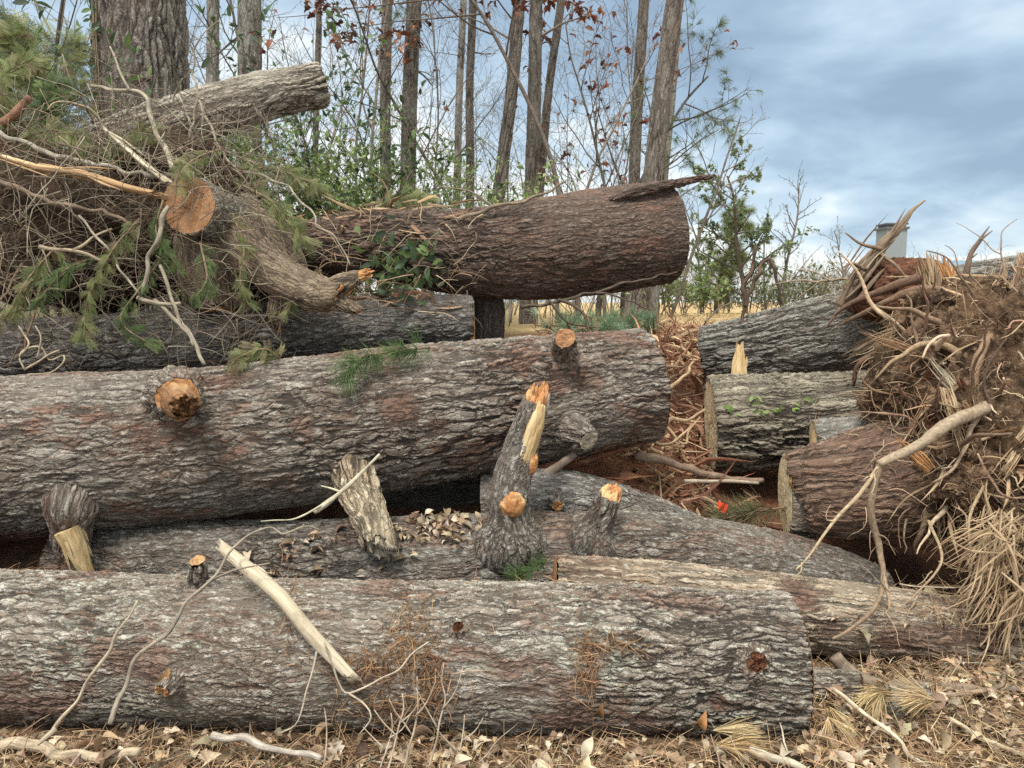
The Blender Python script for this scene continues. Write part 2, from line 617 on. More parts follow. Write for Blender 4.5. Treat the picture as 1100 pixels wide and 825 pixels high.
def groundmat():
    m, g, b = newmat('ground_cover_of_soil_and_straw', .95, .1)
    p = g.n('ShaderNodeTexCoord').outputs['Object']
    s = g.n('ShaderNodeSeparateXYZ', {0: p})
    wob = g.m('MULTIPLY', g.m('SUBTRACT', g.noise(p, .9, 4).outputs[0], .5), 3.0)
    y = g.m('ADD', s.outputs[1], wob)
    n1 = g.noise(p, 10, 7, .7).outputs[0]
    n2 = g.noise(p, 45, 5, .7).outputs[0]
    near = g.mix(g.mr(n1, .35, .65), (.085, .055, .036), (.17, .105, .066))
    redd = g.mix(g.mr(n1, .35, .65), (.105, .042, .025), (.21, .095, .058))
    straw = g.mix(g.mr(g.noise(p, 1.6, 5, .7).outputs[0], .3, .7), (.30, .205, .10), (.46, .33, .175))
    col = g.mix(g.mr(y, 3.6, 4.6), near, redd)
    col = g.mix(g.mr(y, 8.2, 9.8), col, straw)
    col = g.mix(g.mr(n2, .52, .72, 0, .5), col, (.30, .2, .115, 1))
    wood_floor = g.mix(g.mr(n1, .4, .6), (.11, .075, .045), (.07, .085, .035))
    col = g.mix(g.m('MULTIPLY', g.mr(s.outputs[0], .6, -.6), g.mr(y, 5, 7)), col, wood_floor)
    g.set(b.inputs['Base Color'], col)
    bp = g.n('ShaderNodeBump', {'Height': g.m('ADD', n1, g.m('MULTIPLY', n2, .5)), 'Distance': .03, 'Strength': 1.0})
    g.set(b.inputs['Normal'], bp.outputs[0])
    return m


M = {}
GREY, BROWN = (.185, .17, .16), (.15, .115, .095)


# ------------------------------------------------------------ ground
def gz(x, y):
    x, y = np.asarray(x, float), np.asarray(y, float)
    ye = y - .75 * sstep(x, .95, 1.5) * (1 - sstep(y, 5.5, 7.5))
    z = np.interp(ye, [-50, 3.35, 3.9, 4.4, 4.8, 6.0, 7.5, 9, 30, 3000], [0, 0, .17, .42, .6, 1.06, 1.25, 1.31, 1.3, 1.0])
    return z


def build_ground():
    ys = np.concatenate([np.linspace(-4, 2.2, 12), np.linspace(2.3, 10, 190), np.geomspace(10.2, 2500, 70)])
    xs = np.concatenate([-np.geomspace(2500, 4.2, 50), np.linspace(-4, 4, 200), np.geomspace(4.2, 2500, 50)])
    X, Y = np.meshgrid(xs, ys)
    Z = gz(X, Y)
    q = np.stack([X, Y, np.zeros_like(X)], -1)
    near = (1 - sstep(Y, 10, 20)) * (1 - sstep(np.abs(X), 8, 20))
    Z = Z + near * (.035 * fbm(q * 2.3, 4, 3) + .012 * fbm(q * 11, 3, 9)) * (.4 + .6 * sstep(Y, 3.2, 4.2)) + .05 * fbm(q * .35, 3, 5) * sstep(Y, 8, 14)
    ny, nx = X.shape
    i = np.arange(ny - 1)[:, None] * nx + np.arange(nx - 1)[None]
    Q = np.stack([i, i + 1, i + nx + 1, i + nx], -1).reshape(-1, 4)
    V = np.stack([X, Y, Z], -1).reshape(-1, 3)
    o = MB().add(V, Q).build('ground', groundmat())
    tag(o, kind='structure')
    k = (np.abs(V[Q[:, 0], 0]) < 9) & (V[Q[:, 0], 1] < 26)
    solid(V, Q[k])


build_ground()

# ------------------------------------------------------------ felled logs
M['sawn'] = endgrain('sawn_pine_face', (.42, .26, .13), (.33, .175, .08))
M['sawn_red'] = endgrain('sawn_orange_brown_face', (.36, .19, .095), (.26, .12, .055), saw=.25)
M['sawn_pale'] = endgrain('sawn_pale_yellow_face', (.72, .60, .41), (.64, .50, .31), saw=.4, dirt=.08, bump=.0012)
M['broken'] = wood('broken_orange_heartwood', (.50, .245, .095), (.29, .115, .045), (.58, .38, .19), (16, 60, 60), .01, .15)
M['peel'] = bark('half_peeled_pale_branch', (.46, .37, .26), (.31, .225, .145), redamt=.35, lichamt=.2, pale=(.58, .50, .38), sx=5, sy=18, amp=.018, crack=.4)
M['broken_red'] = wood('broken_red_brown_heartwood', (.16, .058, .028), (.08, .033, .018), (.27, .125, .055), (22, 70, 70), .014, .4)
M['splint'] = wood('fresh_split_yellow_wood', (.50, .36, .19), (.38, .24, .11), (.60, .47, .28), (5, 110, 110), .006, .15)
M['dry'] = wood('dry_barkless_pale_wood', (.47, .40, .30), (.30, .235, .165), (.56, .50, .40), (4, 120, 120), .005, .4)
LOGS = {}


def make_log(name, label, cat, path, matargs, m=96, step=.02, lump=.05, ends=(None, None), group='felled logs in the heap', seed=1, scars=(), jag=(0, 0), lsc=1.7, part='bark'):
    pts = [P(a, b, c) for a, b, c, d in path]
    rad = [d * c / FPX for a, b, c, d in path]
    sw = Sweep(pts, rad, m, step, lump, lsc, seed, jag)
    sc = []
    for (px, py, rx, ry, st) in scars:
        sc.append((sw.ang(px, py)[2], rx, ry, st))
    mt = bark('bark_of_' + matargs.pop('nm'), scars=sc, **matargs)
    c0 = sw.C.mean(0)
    root = thing(name, label, cat, (c0[0], c0[1], c0[2] - sw.r.mean()), group)
    mb = MB()
    sw.into(mb, (ends[0] is not None, ends[1] is not None))
    mb.build(part, mt, root)
    for e in (0, 1):
        if ends[e]:
            sw.cap(e, 14, .0015 if not jag[e] else .006).build('cut_face' if not jag[e] else 'broken_end', M[ends[e]], root)
    k = 4
    Gs = sw.G[::k][:, ::k] if m >= 32 else sw.G
    n_, m_ = Gs.shape[:2]
    i = np.arange(n_ - 1)[:, None] * m_
    j = np.arange(m_)[None]
    Q = np.stack([i + j, i + (j + 1) % m_, i + m_ + (j + 1) % m_, i + m_ + j], -1).reshape(-1, 4)
    solid(Gs.reshape(-1, 3), Q)
    root_d = dict(root=root, sw=sw, mat=mt, mats=matargs)
    return root_d


def stub(log, name, base, tip, r, capmat, jag=.0, mat=None, flare=1.7, mid=None, m=40, step=.008, lump=.10, end='broken_end', seed=3, label=None, tipr=.95):
    """a branch stub: base pixel on the log, tip (px, py, Y)"""
    p, nv, _ = log['sw'].ang(*base)
    t = P(*tip)
    pts = [*( [P(*mid)] if mid else []), t]
    d0 = nrm(pts[0] - p)
    q = p + d0 * min(r * .9, .4 * np.linalg.norm(pts[0] - p))
    pts = [p - nv * r * 1.3 - d0 * r * .4, p - nv * r * .25, q] + pts
    rr = [r * flare * .95, r * flare, r * 1.12] + [r] * (len(pts) - 4) + [r * tipr]
    sw = Sweep(pts, rr, m, step, lump, 9, seed, (0, jag))
    if jag > .02:
        sw.dome = r * tipr * .55
    o = sw.into(MB(), (False, True)).build(name, mat or log['mat'], log['root'], label=label)
    sw.cap(1, 9, .001 + jag * .10).build(end, M[capmat], o)
    sw.obj = o
    return sw


def patch(sw, parent, px, py, rl, rs, mat, th=.014, name='wood_scar', seed=0):
    """a scar where the wood shows through"""
    x, y, d = proj(sw.G.reshape(-1, 3))
    k = int(np.argmin(np.hypot(x - px, y - py) + d * 60))
    i, j = divmod(k, sw.m)
    nv, t = nrm(sw.ca[j] * sw.N[i] + sw.sa[j] * sw.B[i]), sw.T[i]
    b = np.cross(nv, t)
    V, Q = lump_mesh((0, 0, 0), (1, 1, 1), .28, seed + int(px), 48, 32)
    W = V * (rl, rs, th)
    W = sw.G[i, j] - nv * th * .25 + W[:, :1] * t + W[:, 1:2] * b + W[:, 2:] * nv
    MB().add(W, Q, None, V * (rl, rs, rs)).build(name, M[mat], parent)


def knot(log, px, py, r, ringmat=None, core='broken_red', h=.02):
    p, nv, _ = log['sw'].ang(px, py)
    sw = Sweep([p - nv * .06, p - nv * .01, p + nv * h * .5, p + nv * h], [r * 2.1, r * 1.9, r * 1.35, r * 1.02], 40, .006, .2, 20, int(px), (0, r * .3))
    o = sw.into(MB(), (False, True)).build('knot', ringmat or log['mat'], log['root'])
    sw.cap(1, 10, .007, .97, .001).build('knot_core', M[core], o)


def lump_mesh(c, ax, amp, seed, nu=90, nv=60, sq=1.0):
    u = np.linspace(0, 2 * PI, nu, endpoint=False)
    v = np.linspace(0, PI, nv)
    U, W = np.meshgrid(u, v)
    d = np.stack([np.cos(U) * np.sin(W), np.sin(U) * np.sin(W), np.cos(W)], -1)
    r = 1 + amp * fbm(d * 2.0 + seed * 3.1, 5, seed) + amp * .4 * np.abs(fbm(d * 7 + seed, 3, seed + 9))
    V = (np.asarray(c) + d * r[..., None] * np.asarray(ax)).reshape(-1, 3)
    i = np.arange(nv - 1)[:, None] * nu
    j = np.arange(nu)[None]
    Q = np.stack([i + j, i + nu + j, i + nu + (j + 1) % nu, i + (j + 1) % nu], -1).reshape(-1, 4)
    return V, Q


# 1 the front log
L1 = make_log('pine_log', 'long grey pine log lying along the front on the leaf litter', 'log',
              [(-330, 682, 3.16, 80), (-100, 689, 3.1, 80), (150, 697, 3.06, 79.5), (400, 703, 3.03, 80), (620, 706, 3.01, 80), (780, 712, 3.0, 77), (846, 714, 2.99, 77)],
              dict(nm='front_pine', ca=(.235, .205, .172), cb=(.165, .125, .095), redamt=.8, lichamt=.65, lich=(.40, .415, .35), pale=(.44, .41, .37), sx=7, sy=28, amp=.0145),
              m=300, step=.0065, lump=.035, ends=(None, 'sawn'), seed=2,
              scars=[(775, 757, .07, .045, 1), (640, 708, .05, .05, .7), (690, 705, .05, .02, .8), (90, 665, .03, .05, .8), (265, 735, .08, .02, 1), (470, 715, .07, .03, .9),
                     (560, 742, .10, .03, .7), (395, 730, .09, .045, .8), (840, 668, .05, .05, .5), (690, 770, .05, .03, .6), (350, 662, .09, .03, .5)])
knot(L1, 810, 712, .036)
knot(L1, 493, 677, .022)
stub(L1, 'branch_stub', (186, 730), (176, 741, 2.70), .03, 'broken', .012, flare=1.5)
stub(L1, 'branch_stub', (213, 628), (212, 604, 2.98), .032, 'sawn', .006, flare=1.6, end='cut_face')
# 2 the big log above it
L2 = make_log('pine_log', 'biggest pine log, raised above the others with an orange stub', 'log',
              [(-330, 520, 3.95, 92), (-100, 500, 3.98, 88), (60, 487, 4.02, 85), (200, 477, 4.08, 82), (330, 463, 4.15, 78), (450, 446, 4.25, 74), (580, 429, 4.4, 67), (693, 415, 4.55, 60)],
              dict(nm='raised_pine', ca=(.19, .162, .138), cb=(.145, .107, .083), redamt=.95, lichamt=.22, pale=(.37, .335, .30), sx=5.2, sy=20, amp=.019),
              m=300, step=.008, lump=.05, ends=(None, 'sawn'), seed=5,
              scars=[(430, 440, .10, .09, 1), (470, 455, .07, .06, .8), (330, 460, .07, .08, .8), (640, 410, .07, .08, .8), (615, 400, .03, .09, .8), (300, 515, .09, .05, .7), (660, 385, .06, .04, .8), (560, 400, .05, .04, .8)])
M['stubwood'] = wood('weathered_orange_stub_wood', (.27, .13, .052), (.12, .06, .03), (.36, .22, .11), (10, 45, 45), .016, .6)
stub(L2, 'bark_collar', (187, 424), (191, 428, 3.66), .108, 'broken', .012, flare=1.35, m=56, lump=.22, end='collar_wood')
stub(L2, 'branch_stub', (187, 424), (198, 435, 3.52), .088, 'stubwood', .06, mat=M['stubwood'], flare=1.1, m=56, tipr=.74, lump=.24, label='fat stub cut open to orange wood')
stub(L2, 'branch_stub', (605, 378), (607, 364, 4.0), .055, 'sawn_red', .012, flare=1.5, end='cut_face')
stub(L2, 'branch_stub', (615, 462), (631, 473, 4.0), .075, 'dry', .012, flare=1.3, tipr=.72, label='blunt stub still in grey bark')
s_ = stub(L2, 'branch_stub', (380, 508), (408, 583, 3.62), .085, 'dry', .06, mat=M['peel'], flare=1.2, lump=.22, tipr=.85, label='barkless pale broken stub hanging down')
stub(L2, 'branch_stub', (76, 548), (84, 612, 3.75), .078, 'broken', .05, flare=1.7, mid=(77, 585, 3.74), tipr=.75, label='stub torn open to yellow wood')
# 3 the low log with the standing stubs
L3 = make_log('pine_log', 'low dark pine log between two bigger ones, two stubs standing on it', 'log',
              [(70, 612, 3.95, 50), (200, 612, 3.95, 54), (330, 613, 3.93, 55), (480, 609, 3.9, 56), (600, 606, 3.9, 56), (700, 604, 3.92, 54), (790, 612, 3.95, 50), (870, 628, 3.98, 48), (934, 648, 4.0, 42)],
              dict(nm='low_pine', ca=(.155, .138, .122), cb=(.11, .088, .07), redamt=.6, lichamt=.4, pale=(.35, .33, .30), sx=7, sy=26, amp=.015),
              m=200, step=.008, lump=.07, ends=('sawn', 'sawn'), seed=8)
TS = stub(L3, 'branch_stub', (548, 572), (575, 432, 3.78), .092, 'broken', .07, flare=2.0, mid=(549, 520, 3.74), m=64, tipr=.62, label='tall scarred stub standing upright')
tso = TS.obj
patch(TS, tso, 572, 470, .17, .045, 'splint', .028)
patch(TS, tso, 575, 500, .06, .035, 'broken', .03)
patch(TS, tso, 551, 542, .065, .06, 'broken', .03)
stub(L3, 'branch_stub', (636, 575), (655, 533, 3.72), .066, 'broken', .03, flare=1.9, tipr=.80, m=56, label='short stub cut to fresh orange wood')
# extra log behind the tall stub
L3b = make_log('pine_log', 'short dark limb log behind the tall scarred stub', 'log',
               [(520, 540, 4.15, 30), (600, 535, 4.12, 30), (680, 553, 4.1, 26), (740, 575, 4.1, 22)],
               dict(nm='limb', ca=(.17, .155, .145), cb=(.12, .10, .085), sx=9, sy=26, amp=.015), m=64, step=.014, lump=.08, ends=(None, 'sawn'), seed=11)
stub(L3b, 'branch_stub', (598, 540), (599, 543, 3.92), .03, 'broken', .008, flare=1.3)
# 4 the light split log behind the right end of the front log
L4 = make_log('peeled_log', 'slim light brown log squeezed behind the right end of the front log', 'log',
              [(597, 631, 3.46, 34), (700, 640, 3.46, 37), (830, 656, 3.48, 40), (950, 668, 3.52, 38), (1080, 684, 3.58, 34), (1200, 694, 3.62, 32)],
              dict(nm='light_slim_log', ca=(.36, .28, .205), cb=(.22, .15, .10), redamt=.8, lichamt=.25, pale=(.46, .41, .34), sx=2.6, sy=22, amp=.016, crack=.3),
              m=128, step=.01, lump=.06, ends=('sawn_red', None), seed=14, scars=[(860, 640, .12, .10, 1), (960, 690, .12, .05, 1), (890, 672, .08, .05, .9), (1010, 645, .1, .03, .7)])
# right hand logs
LA = make_log('oak_log', 'grey furrowed log sloping up behind the square cut log', 'log',
              [(760, 384, 6.22, 31), (800, 377, 6.1, 34), (860, 366, 5.95, 39), (940, 350, 5.75, 43), (1040, 330, 5.5, 44), (1130, 315, 5.3, 44)],
              dict(nm='sloping_oak', ca=(.27, .255, .23), cb=(.18, .16, .135), redamt=.1, lichamt=.65, lich=(.40, .44, .40), sx=3.4, sy=20, amp=.03), m=150, step=.014, lump=.04, ends=('sawn', None), seed=17)
LB = make_log('oak_log', 'square cut furrowed log with green leaves and a pale sawn end', 'log',
              [(765, 455, 5.1, 49), (830, 453, 5.06, 50), (900, 451, 5.0, 50), (980, 448, 4.93, 50), (1060, 446, 4.86, 50)],
              dict(nm='square_cut_oak', ca=(.255, .225, .175), cb=(.175, .145, .11), redamt=.12, lichamt=.3, lich=(.36, .38, .27), pale=(.40, .36, .28), sx=2.4, sy=17, amp=.034, crack=.55), m=180, step=.01, lump=.02, ends=('sawn_pale', None), seed=20)
LE = make_log('oak_log', 'short grey log behind the red brown root flare, splintered end', 'log',
              [(876, 476, 4.55, 24), (930, 472, 4.5, 25), (1010, 466, 4.45, 25)],
              dict(nm='grey_short', ca=(.27, .255, .235), cb=(.19, .17, .15), redamt=.1, lichamt=.3, sx=4, sy=22, amp=.02), m=80, step=.012, lump=.03, ends=('sawn_pale', None), seed=23)
LC = make_log('cut_log', 'upright looking pale sawn log end against the red brown root flare', 'log',
              [(845, 532, 4.25, 43), (880, 532, 4.222, 44), (960, 520, 4.15, 50)],
              dict(nm='pale_cut', ca=(.36, .31, .25), cb=(.25, .20, .155), redamt=.1, lichamt=.2, pale=(.46, .42, .35), sx=5, sy=20, amp=.02), m=110, step=.01, lump=.02, ends=('sawn_pale', None), seed=25)
LD = make_log('root_flare', 'red brown flaring trunk base running into the root plate', 'trunk base',
              [(866, 528, 4.2, 46), (900, 524, 4.14, 52), (950, 516, 4.12, 60), (1010, 508, 4.2, 66), (1060, 500, 4.35, 70)],
              dict(nm='red_brown_flare', ca=(.20, .115, .08), cb=(.125, .075, .052), redamt=.8, lichamt=.12, pale=(.30, .21, .155), sx=2.6, sy=15, amp=.035), m=150, step=.01, lump=.10, ends=('broken', None), seed=27, jag=(.05, 0), group=None)
# upper left logs
LU = make_log('pine_log', 'dark overhanging pine log on top of the heap with a splinter tip', 'log',
              [(300, 268, 5.05, 22), (370, 262, 5.1, 31), (430, 264, 5.18, 38), (500, 271, 5.27, 45), (580, 268, 5.38, 52), (650, 259, 5.5, 53), (714, 251, 5.62, 51)],
              dict(nm='overhanging_pine', ca=(.10, .07, .056), cb=(.075, .043, .032), redamt=.9, lichamt=.05, pale=(.21, .165, .14), sx=5, sy=21, amp=.018), m=190, step=.011, lump=.05, ends=(None, 'sawn_red'), seed=30, scars=[(590, 240, .05, .06, .6), (480, 255, .2, .06, .6)])
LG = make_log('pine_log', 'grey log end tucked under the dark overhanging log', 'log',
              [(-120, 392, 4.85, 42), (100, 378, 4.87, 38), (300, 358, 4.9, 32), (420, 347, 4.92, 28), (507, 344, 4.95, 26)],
              dict(nm='tucked_pine', ca=(.14, .13, .12), cb=(.085, .075, .068), redamt=.1, lichamt=.2, pale=(.30, .285, .27), sx=6, sy=22, amp=.02), m=110, step=.012, lump=.04, ends=(None, 'sawn_red'), seed=33)  # bark darkened: the shade under the heap is put into its colour
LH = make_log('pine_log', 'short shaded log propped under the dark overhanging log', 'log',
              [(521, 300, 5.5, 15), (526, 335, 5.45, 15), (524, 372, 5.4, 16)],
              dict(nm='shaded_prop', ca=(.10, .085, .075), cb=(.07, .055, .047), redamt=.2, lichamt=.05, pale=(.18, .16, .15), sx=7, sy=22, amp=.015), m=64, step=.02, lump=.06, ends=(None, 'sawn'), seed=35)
LF = make_log('fallen_trunk', 'bleached fallen trunk slanting up in front of the thick standing pine', 'log',
              [(95, 170, 5.5, 25), (150, 146, 5.65, 25), (220, 122, 5.85, 24), (290, 102, 6.05, 22), (345, 91, 6.2, 20)],
              dict(nm='bleached_trunk', ca=(.34, .30, .25), cb=(.235, .195, .155), redamt=.1, lichamt=.2, pale=(.46, .42, .36), sx=3.2, sy=16, amp=.03), m=96, step=.014, lump=.09, ends=(None, 'sawn'), seed=38)
LS = make_log('pine_log', 'added dark log blocking the gap under the raised log', 'log',
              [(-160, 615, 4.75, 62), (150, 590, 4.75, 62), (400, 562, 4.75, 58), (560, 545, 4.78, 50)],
              dict(nm='gap_blocker', ca=(.10, .09, .08), cb=(.07, .058, .05), redamt=.2, lichamt=.05, pale=(.18, .165, .15), sx=6, sy=22, amp=.015), m=80, step=.02, lump=.05, ends=(None, 'sawn'), seed=37)  # added log, bark kept dark, put in to black out the gap


# ------------------------------------------------------------ lumps of earth
def lump_hull(c, ax, amp, seed):
    V, Q = lump_mesh(c, ax, amp, seed, 30, 20)
    solid(V, Q)


def wander(p, d, L, n=9, wob=.35, grav=0.0, curl=0.0):
    """a root or twig path that strays from its course"""
    pts = [np.array(p, float)]
    d = nrm(d)
    ax = nrm(rng.normal(size=3))
    for k in range(n):
        d = nrm(d + rng.normal(0, wob / math.sqrt(n) * 1.2, 3) + np.array((0, 0, -grav / n)) + curl / n * np.cross(ax, d))
        pts.append(pts[-1] + d * L / n)
    return np.array(pts)


M['soil'] = soilmat('clotted_root_soil', (.175, .108, .068), (.045, .029, .02), (.33, .22, .14), .09, 6)
M['torn_root'] = wood('torn_brown_root_wood', (.30, .175, .10), (.17, .09, .05), (.42, .28, .17), (4, 70, 70), .01, .45)
M['splint2'] = wood('weathered_split_tan_wood', (.40, .28, .17), (.23, .145, .085), (.52, .40, .265), (5, 110, 110), .006, .3)
M['soil_dark'] = soilmat('dark_root_soil', (.065, .042, .03), (.032, .022, .017), (.13, .085, .055), .06, 7)  # darker tones than the other root soils
M['soil_red'] = soilmat('red_shredded_bark_soil', (.17, .075, .045), (.085, .04, .027), (.27, .145, .09), .04, 11)
M['root'] = plain('root_bark', None, .45, 60, .9, .004)


def twigmat(name):
    m, g, b = newmat(name, .88, .2)
    bc = g.attr('bc').outputs['Vector']
    s = g.noise(g.v('MULTIPLY', bc, (14, 130, 130)), 1.0, 4, .65).outputs[0]
    q = g.noise(bc, 11, 4, .7).outputs[0]
    c = g.attr('col').outputs['Color']
    k = g.m('MULTIPLY', g.mr(s, .3, .7, .62, 1.3, 'LINEAR'), g.mr(q, .35, .65, .72, 1.2))
    c = g.mix(1.0, c, g.n('ShaderNodeCombineColor', {0: k, 1: k, 2: k}).outputs[0], 'MULTIPLY')
    c = g.mix(g.mr(g.noise(bc, 27, 3, .7).outputs[0], .6, .72, 0, .4), c, (.30, .30, .25, 1))
    g.set(b.inputs['Base Color'], c)
    bp = g.n('ShaderNodeBump', {'Height': g.m('ADD', s, q), 'Distance': .004, 'Strength': .9})
    g.set(b.inputs['Normal'], bp.outputs[0])
    return m


M['twig'] = twigmat('twig_bark')
RT = [(.28, .19, .125), (.37, .27, .18), (.20, .125, .083), (.44, .34, .235), (.14, .09, .062), (.24, .145, .095)]

# the root plate on the right
plate = thing('root_plate', 'tall earthy root plate bristling with roots and torn splinters', 'root plate', P(1080, 620, 4.3))
LUMPS = [(P(1082, 448, 4.08), (.47, .42, .65), .34, 41), (P(1045, 350, 4.55), (.40, .35, .27), .4, 42), (P(1135, 640, 4.05), (.34, .30, .42), .35, 43), (P(982, 425, 4.2), (.22, .28, .30), .4, 44), (P(1030, 505, 3.9), (.24, .24, .24), .45, 46), (P(1105, 600, 3.65), (.20, .22, .30), .45, 47)]
mb = MB()
for c_, ax_, am_, se_ in LUMPS:
    V_, Q_ = lump_mesh(c_, ax_, am_, se_, 200, 140)
    mb.add(V_, Q_)
    lump_hull(c_, ax_, am_, se_)
mb.build('soil', M['soil'], plate)
mb = MB()
V_, Q_ = lump_mesh(P(968, 312, 5.35), (.36, .35, .20), .3, 45, 120, 80)
mb.add(V_, Q_).build('red_bark_mound', M['soil_red'], plate)


def plate_pt(k=None):
    """a point on the camera side of the plate, with the direction out of it"""
    while True:
        c, ax, am, se = LUMPS[rng.choice(5, p=(.46, .17, .15, .11, .11)) if k is None else k]
        d = rdir(1)[0]
        if d[1] > .25:
            continue
        p = c + d * np.array(ax) * (1.04 + rng.normal(0, .06))
        return p, nrm(d / np.array(ax))


mains = [  # px paths of the roots one can follow, radius in metres at each end, colour
    ([(1062, 438, 3.75), (1020, 455, 3.62), (985, 478, 3.55), (944, 499, 3.5)], .034, .019, (.27, .205, .145)),
    ([(944, 499, 3.5), (938, 545, 3.48), (946, 590, 3.45), (950, 622, 3.38), (938, 652, 3.3), (912, 676, 3.24), (893, 688, 3.2)], .019, .005, (.20, .14, .095)),
    ([(944, 499, 3.5), (925, 530, 3.48), (895, 560, 3.46), (868, 596, 3.42), (855, 612, 3.40)], .011, .003, (.36, .27, .175)),
    ([(950, 622, 3.38), (955, 648, 3.30), (950, 660, 3.28)], .009, .003, (.30, .21, .14)),
    ([(990, 300, 4.6), (950, 312, 4.75), (905, 332, 4.95), (885, 352, 5.0)], .03, .006, (.14, .085, .06)),
    ([(1040, 318, 4.4), (985, 312, 4.6), (930, 335, 4.8), (900, 350, 4.95)], .034, .006, (.175, .11, .075)),
    ([(1000, 340, 4.3), (960, 372, 4.4), (925, 392, 4.5), (916, 418, 4.55)], .034, .008, (.13, .075, .05)),
    ([(1088, 330, 4.2), (1060, 360, 3.95), (1046, 400, 3.85), (1050, 440, 3.8)], .03, .02, (.24, .155, .10)),
    ([(1000, 560, 3.7), (1010, 600, 3.5), (985, 640, 3.42), (960, 660, 3.42)], .008, .002, (.30, .22, .14)),
    ([(1060, 520, 3.65), (1040, 560, 3.5), (1045, 610, 3.42), (1030, 640, 3.4)], .008, .003, (.28, .2, .13)),
    ([(1080, 300, 4.5), (1040, 296, 4.6), (1000, 300, 4.7), (950, 296, 4.9)], .02, .005, (.28, .19, .12)),
]
for pts, r0, r1, cc in mains:
    p = np.array([P(*q) for q in pts])
    m_ = MB()
    tube_into(m_, p + rng.normal(0, .006, p.shape), np.linspace(r0, r1, len(p)), 14, .015, cc, int(pts[0][0]), .38, nmax=120)
    for q in range(5):
        i_ = rng.integers(1, len(p))
        a_ = p[i_ - 1] + (p[i_] - p[i_ - 1]) * rng.uniform()
        w_ = wander(a_, nrm(rng.normal(0, 1, 3) + (0, -.3, -.5)), rng.uniform(.05, .16), 5, .7, .8, 1)
        tube_into(m_, w_, np.linspace(.004, .0015, len(w_)), 5, .02, cc, q, 0)
    m_.build('root', M['root'], plate)
for k in range(88):
    p, d = plate_pt()
    L = rng.uniform(.2, .7)
    r = rng.uniform(.006, .024)
    q = wander(p - d * .06, nrm(d + rng.normal(0, .7, 3)), L, 9, .55, rng.uniform(-.1, .9), rng.uniform(-1, 1))
    m_ = MB()
    tube_into(m_, q, np.linspace(r, r * .25, len(q)), 8, .025, pick(RT, 1)[0], k, .25)
    if k % 3 == 0:
        q2 = wander(q[5], nrm(q[6] - q[5] + rng.normal(0, .6, 3)), L * .5, 6, .5, .4)
        tube_into(m_, q2, np.linspace(r * .5, r * .15, len(q2)), 6, .03, pick(RT, 1)[0], k, .2)
    m_.build('root', M['root'], plate)
m_ = MB()
for k in range(1400):
    if k < 380:                                         # hair roots over the flare of the trunk
        px_, py_ = rng.uniform(925, 1075), rng.uniform(425, 610)
        p, d = cast(px_, py_, .0), np.array((0, -.6, .1))
        if p[1] > 4.4:
            continue
    else:
        p, d = plate_pt()
    L = rng.uniform(.06, .30)
    r = rng.uniform(.001, .0036) if k % 6 else rng.uniform(.004, .008)
    q = wander(p - d * .02, nrm(d * .8 + rng.normal(0, .8, 3)), L, 6, .7, rng.uniform(0, 1.2), rng.uniform(-.8, .8))
    tube_into(m_, q, np.linspace(r, r * .3, len(q)), 4, .04, pick(RT, 1, .3)[0], k, 0, nmax=9)
m_.build('fine_root', M['root'], plate, stuff=True)


def strip_into(mb, a, b, w, th, col=None, seed=0, bend=.02, n=7):
    """one torn strip of wood: flat, bent, running out to a point"""
    a, b = np.asarray(a, float), np.asarray(b, float)
    L = np.linalg.norm(b - a)
    mid = (a + b) / 2 + rng.normal(0, bend * L, 3)
    sw = Sweep([a, mid, b], [w * rng.uniform(.6, 1), w * rng.uniform(.7, 1.1), w * .08], 6, L / n, .5, 30 / max(L * 10, 1), seed, (0, 0), th)
    a0 = rng.uniform(0, PI)
    N, B = sw.N.copy(), sw.B.copy()
    sw.N, sw.B = N * math.cos(a0) + B * math.sin(a0), B * math.cos(a0) - N * math.sin(a0)
    sw.G = sw.C[:, None] + sw.rr[..., None] * (sw.ca[None, :, None] * sw.N[:, None] + th * sw.sa[None, :, None] * sw.B[:, None])
    sw.into(mb, close=(True, True), col=col)


def wedge(parent, a, b, w, th=.4, mat='splint', seed=0, tip=.2, name='split_wood', jag=.5):
    """a solid split piece with a torn edge"""
    sw = Sweep([a, (np.asarray(a) * .6 + np.asarray(b) * .4), b], [w, w * .85, w * tip], 26, .012, .3, 7, seed, (.01, w * jag), th)
    mb = MB()
    sw.into(mb, close=(True, True))
    t = nrm(np.asarray(b) - a)
    for k in range(6):
        i, j = rng.integers(2, sw.n - 2), rng.integers(0, sw.m)
        strip_into(mb, sw.G[i, j] - t * .03, sw.G[i, j] + t * rng.uniform(.03, .11) + rng.normal(0, .006, 3), rng.uniform(.004, w * .22), .4, None, seed + k, .03, 5)
    return mb.build(name, M[mat], parent, smooth=False)


def splinter(parent, a, b, w, th=.35, mat='splint', seed=0, tip=.12, name='splinter', n=26):
    """a torn piece of wood: a ragged core with strips splitting off it"""
    a, b = np.asarray(a, float), np.asarray(b, float)
    mb = MB()
    L = np.linalg.norm(b - a)
    t = nrm(b - a)
    side = nrm(np.cross(t, (0, 1, .1)))
    k = int(10 + w * 420)
    for q in range(k):
        u = (q + .5) / k * 2 - 1
        o = side * u * w * .85 + np.array((0, rng.normal(0, w * th * .45), 0))
        e = rng.uniform(.3, 1.0) if abs(u) > .3 or q % 2 else rng.uniform(.8, 1.0)
        s0 = rng.uniform(0, .22)
        strip_into(mb, a + o + t * L * s0 * (0 if q % 3 else 1), a + o * rng.uniform(.4, 1.5) + side * rng.normal(0, w * .25) + t * L * e, max(w * rng.choice([.06, .09, .13, .2]), .0028), rng.uniform(.3, .7), None, seed * 31 + q, .03, 8)
    return mb.build(name, M[mat], parent, smooth=False)


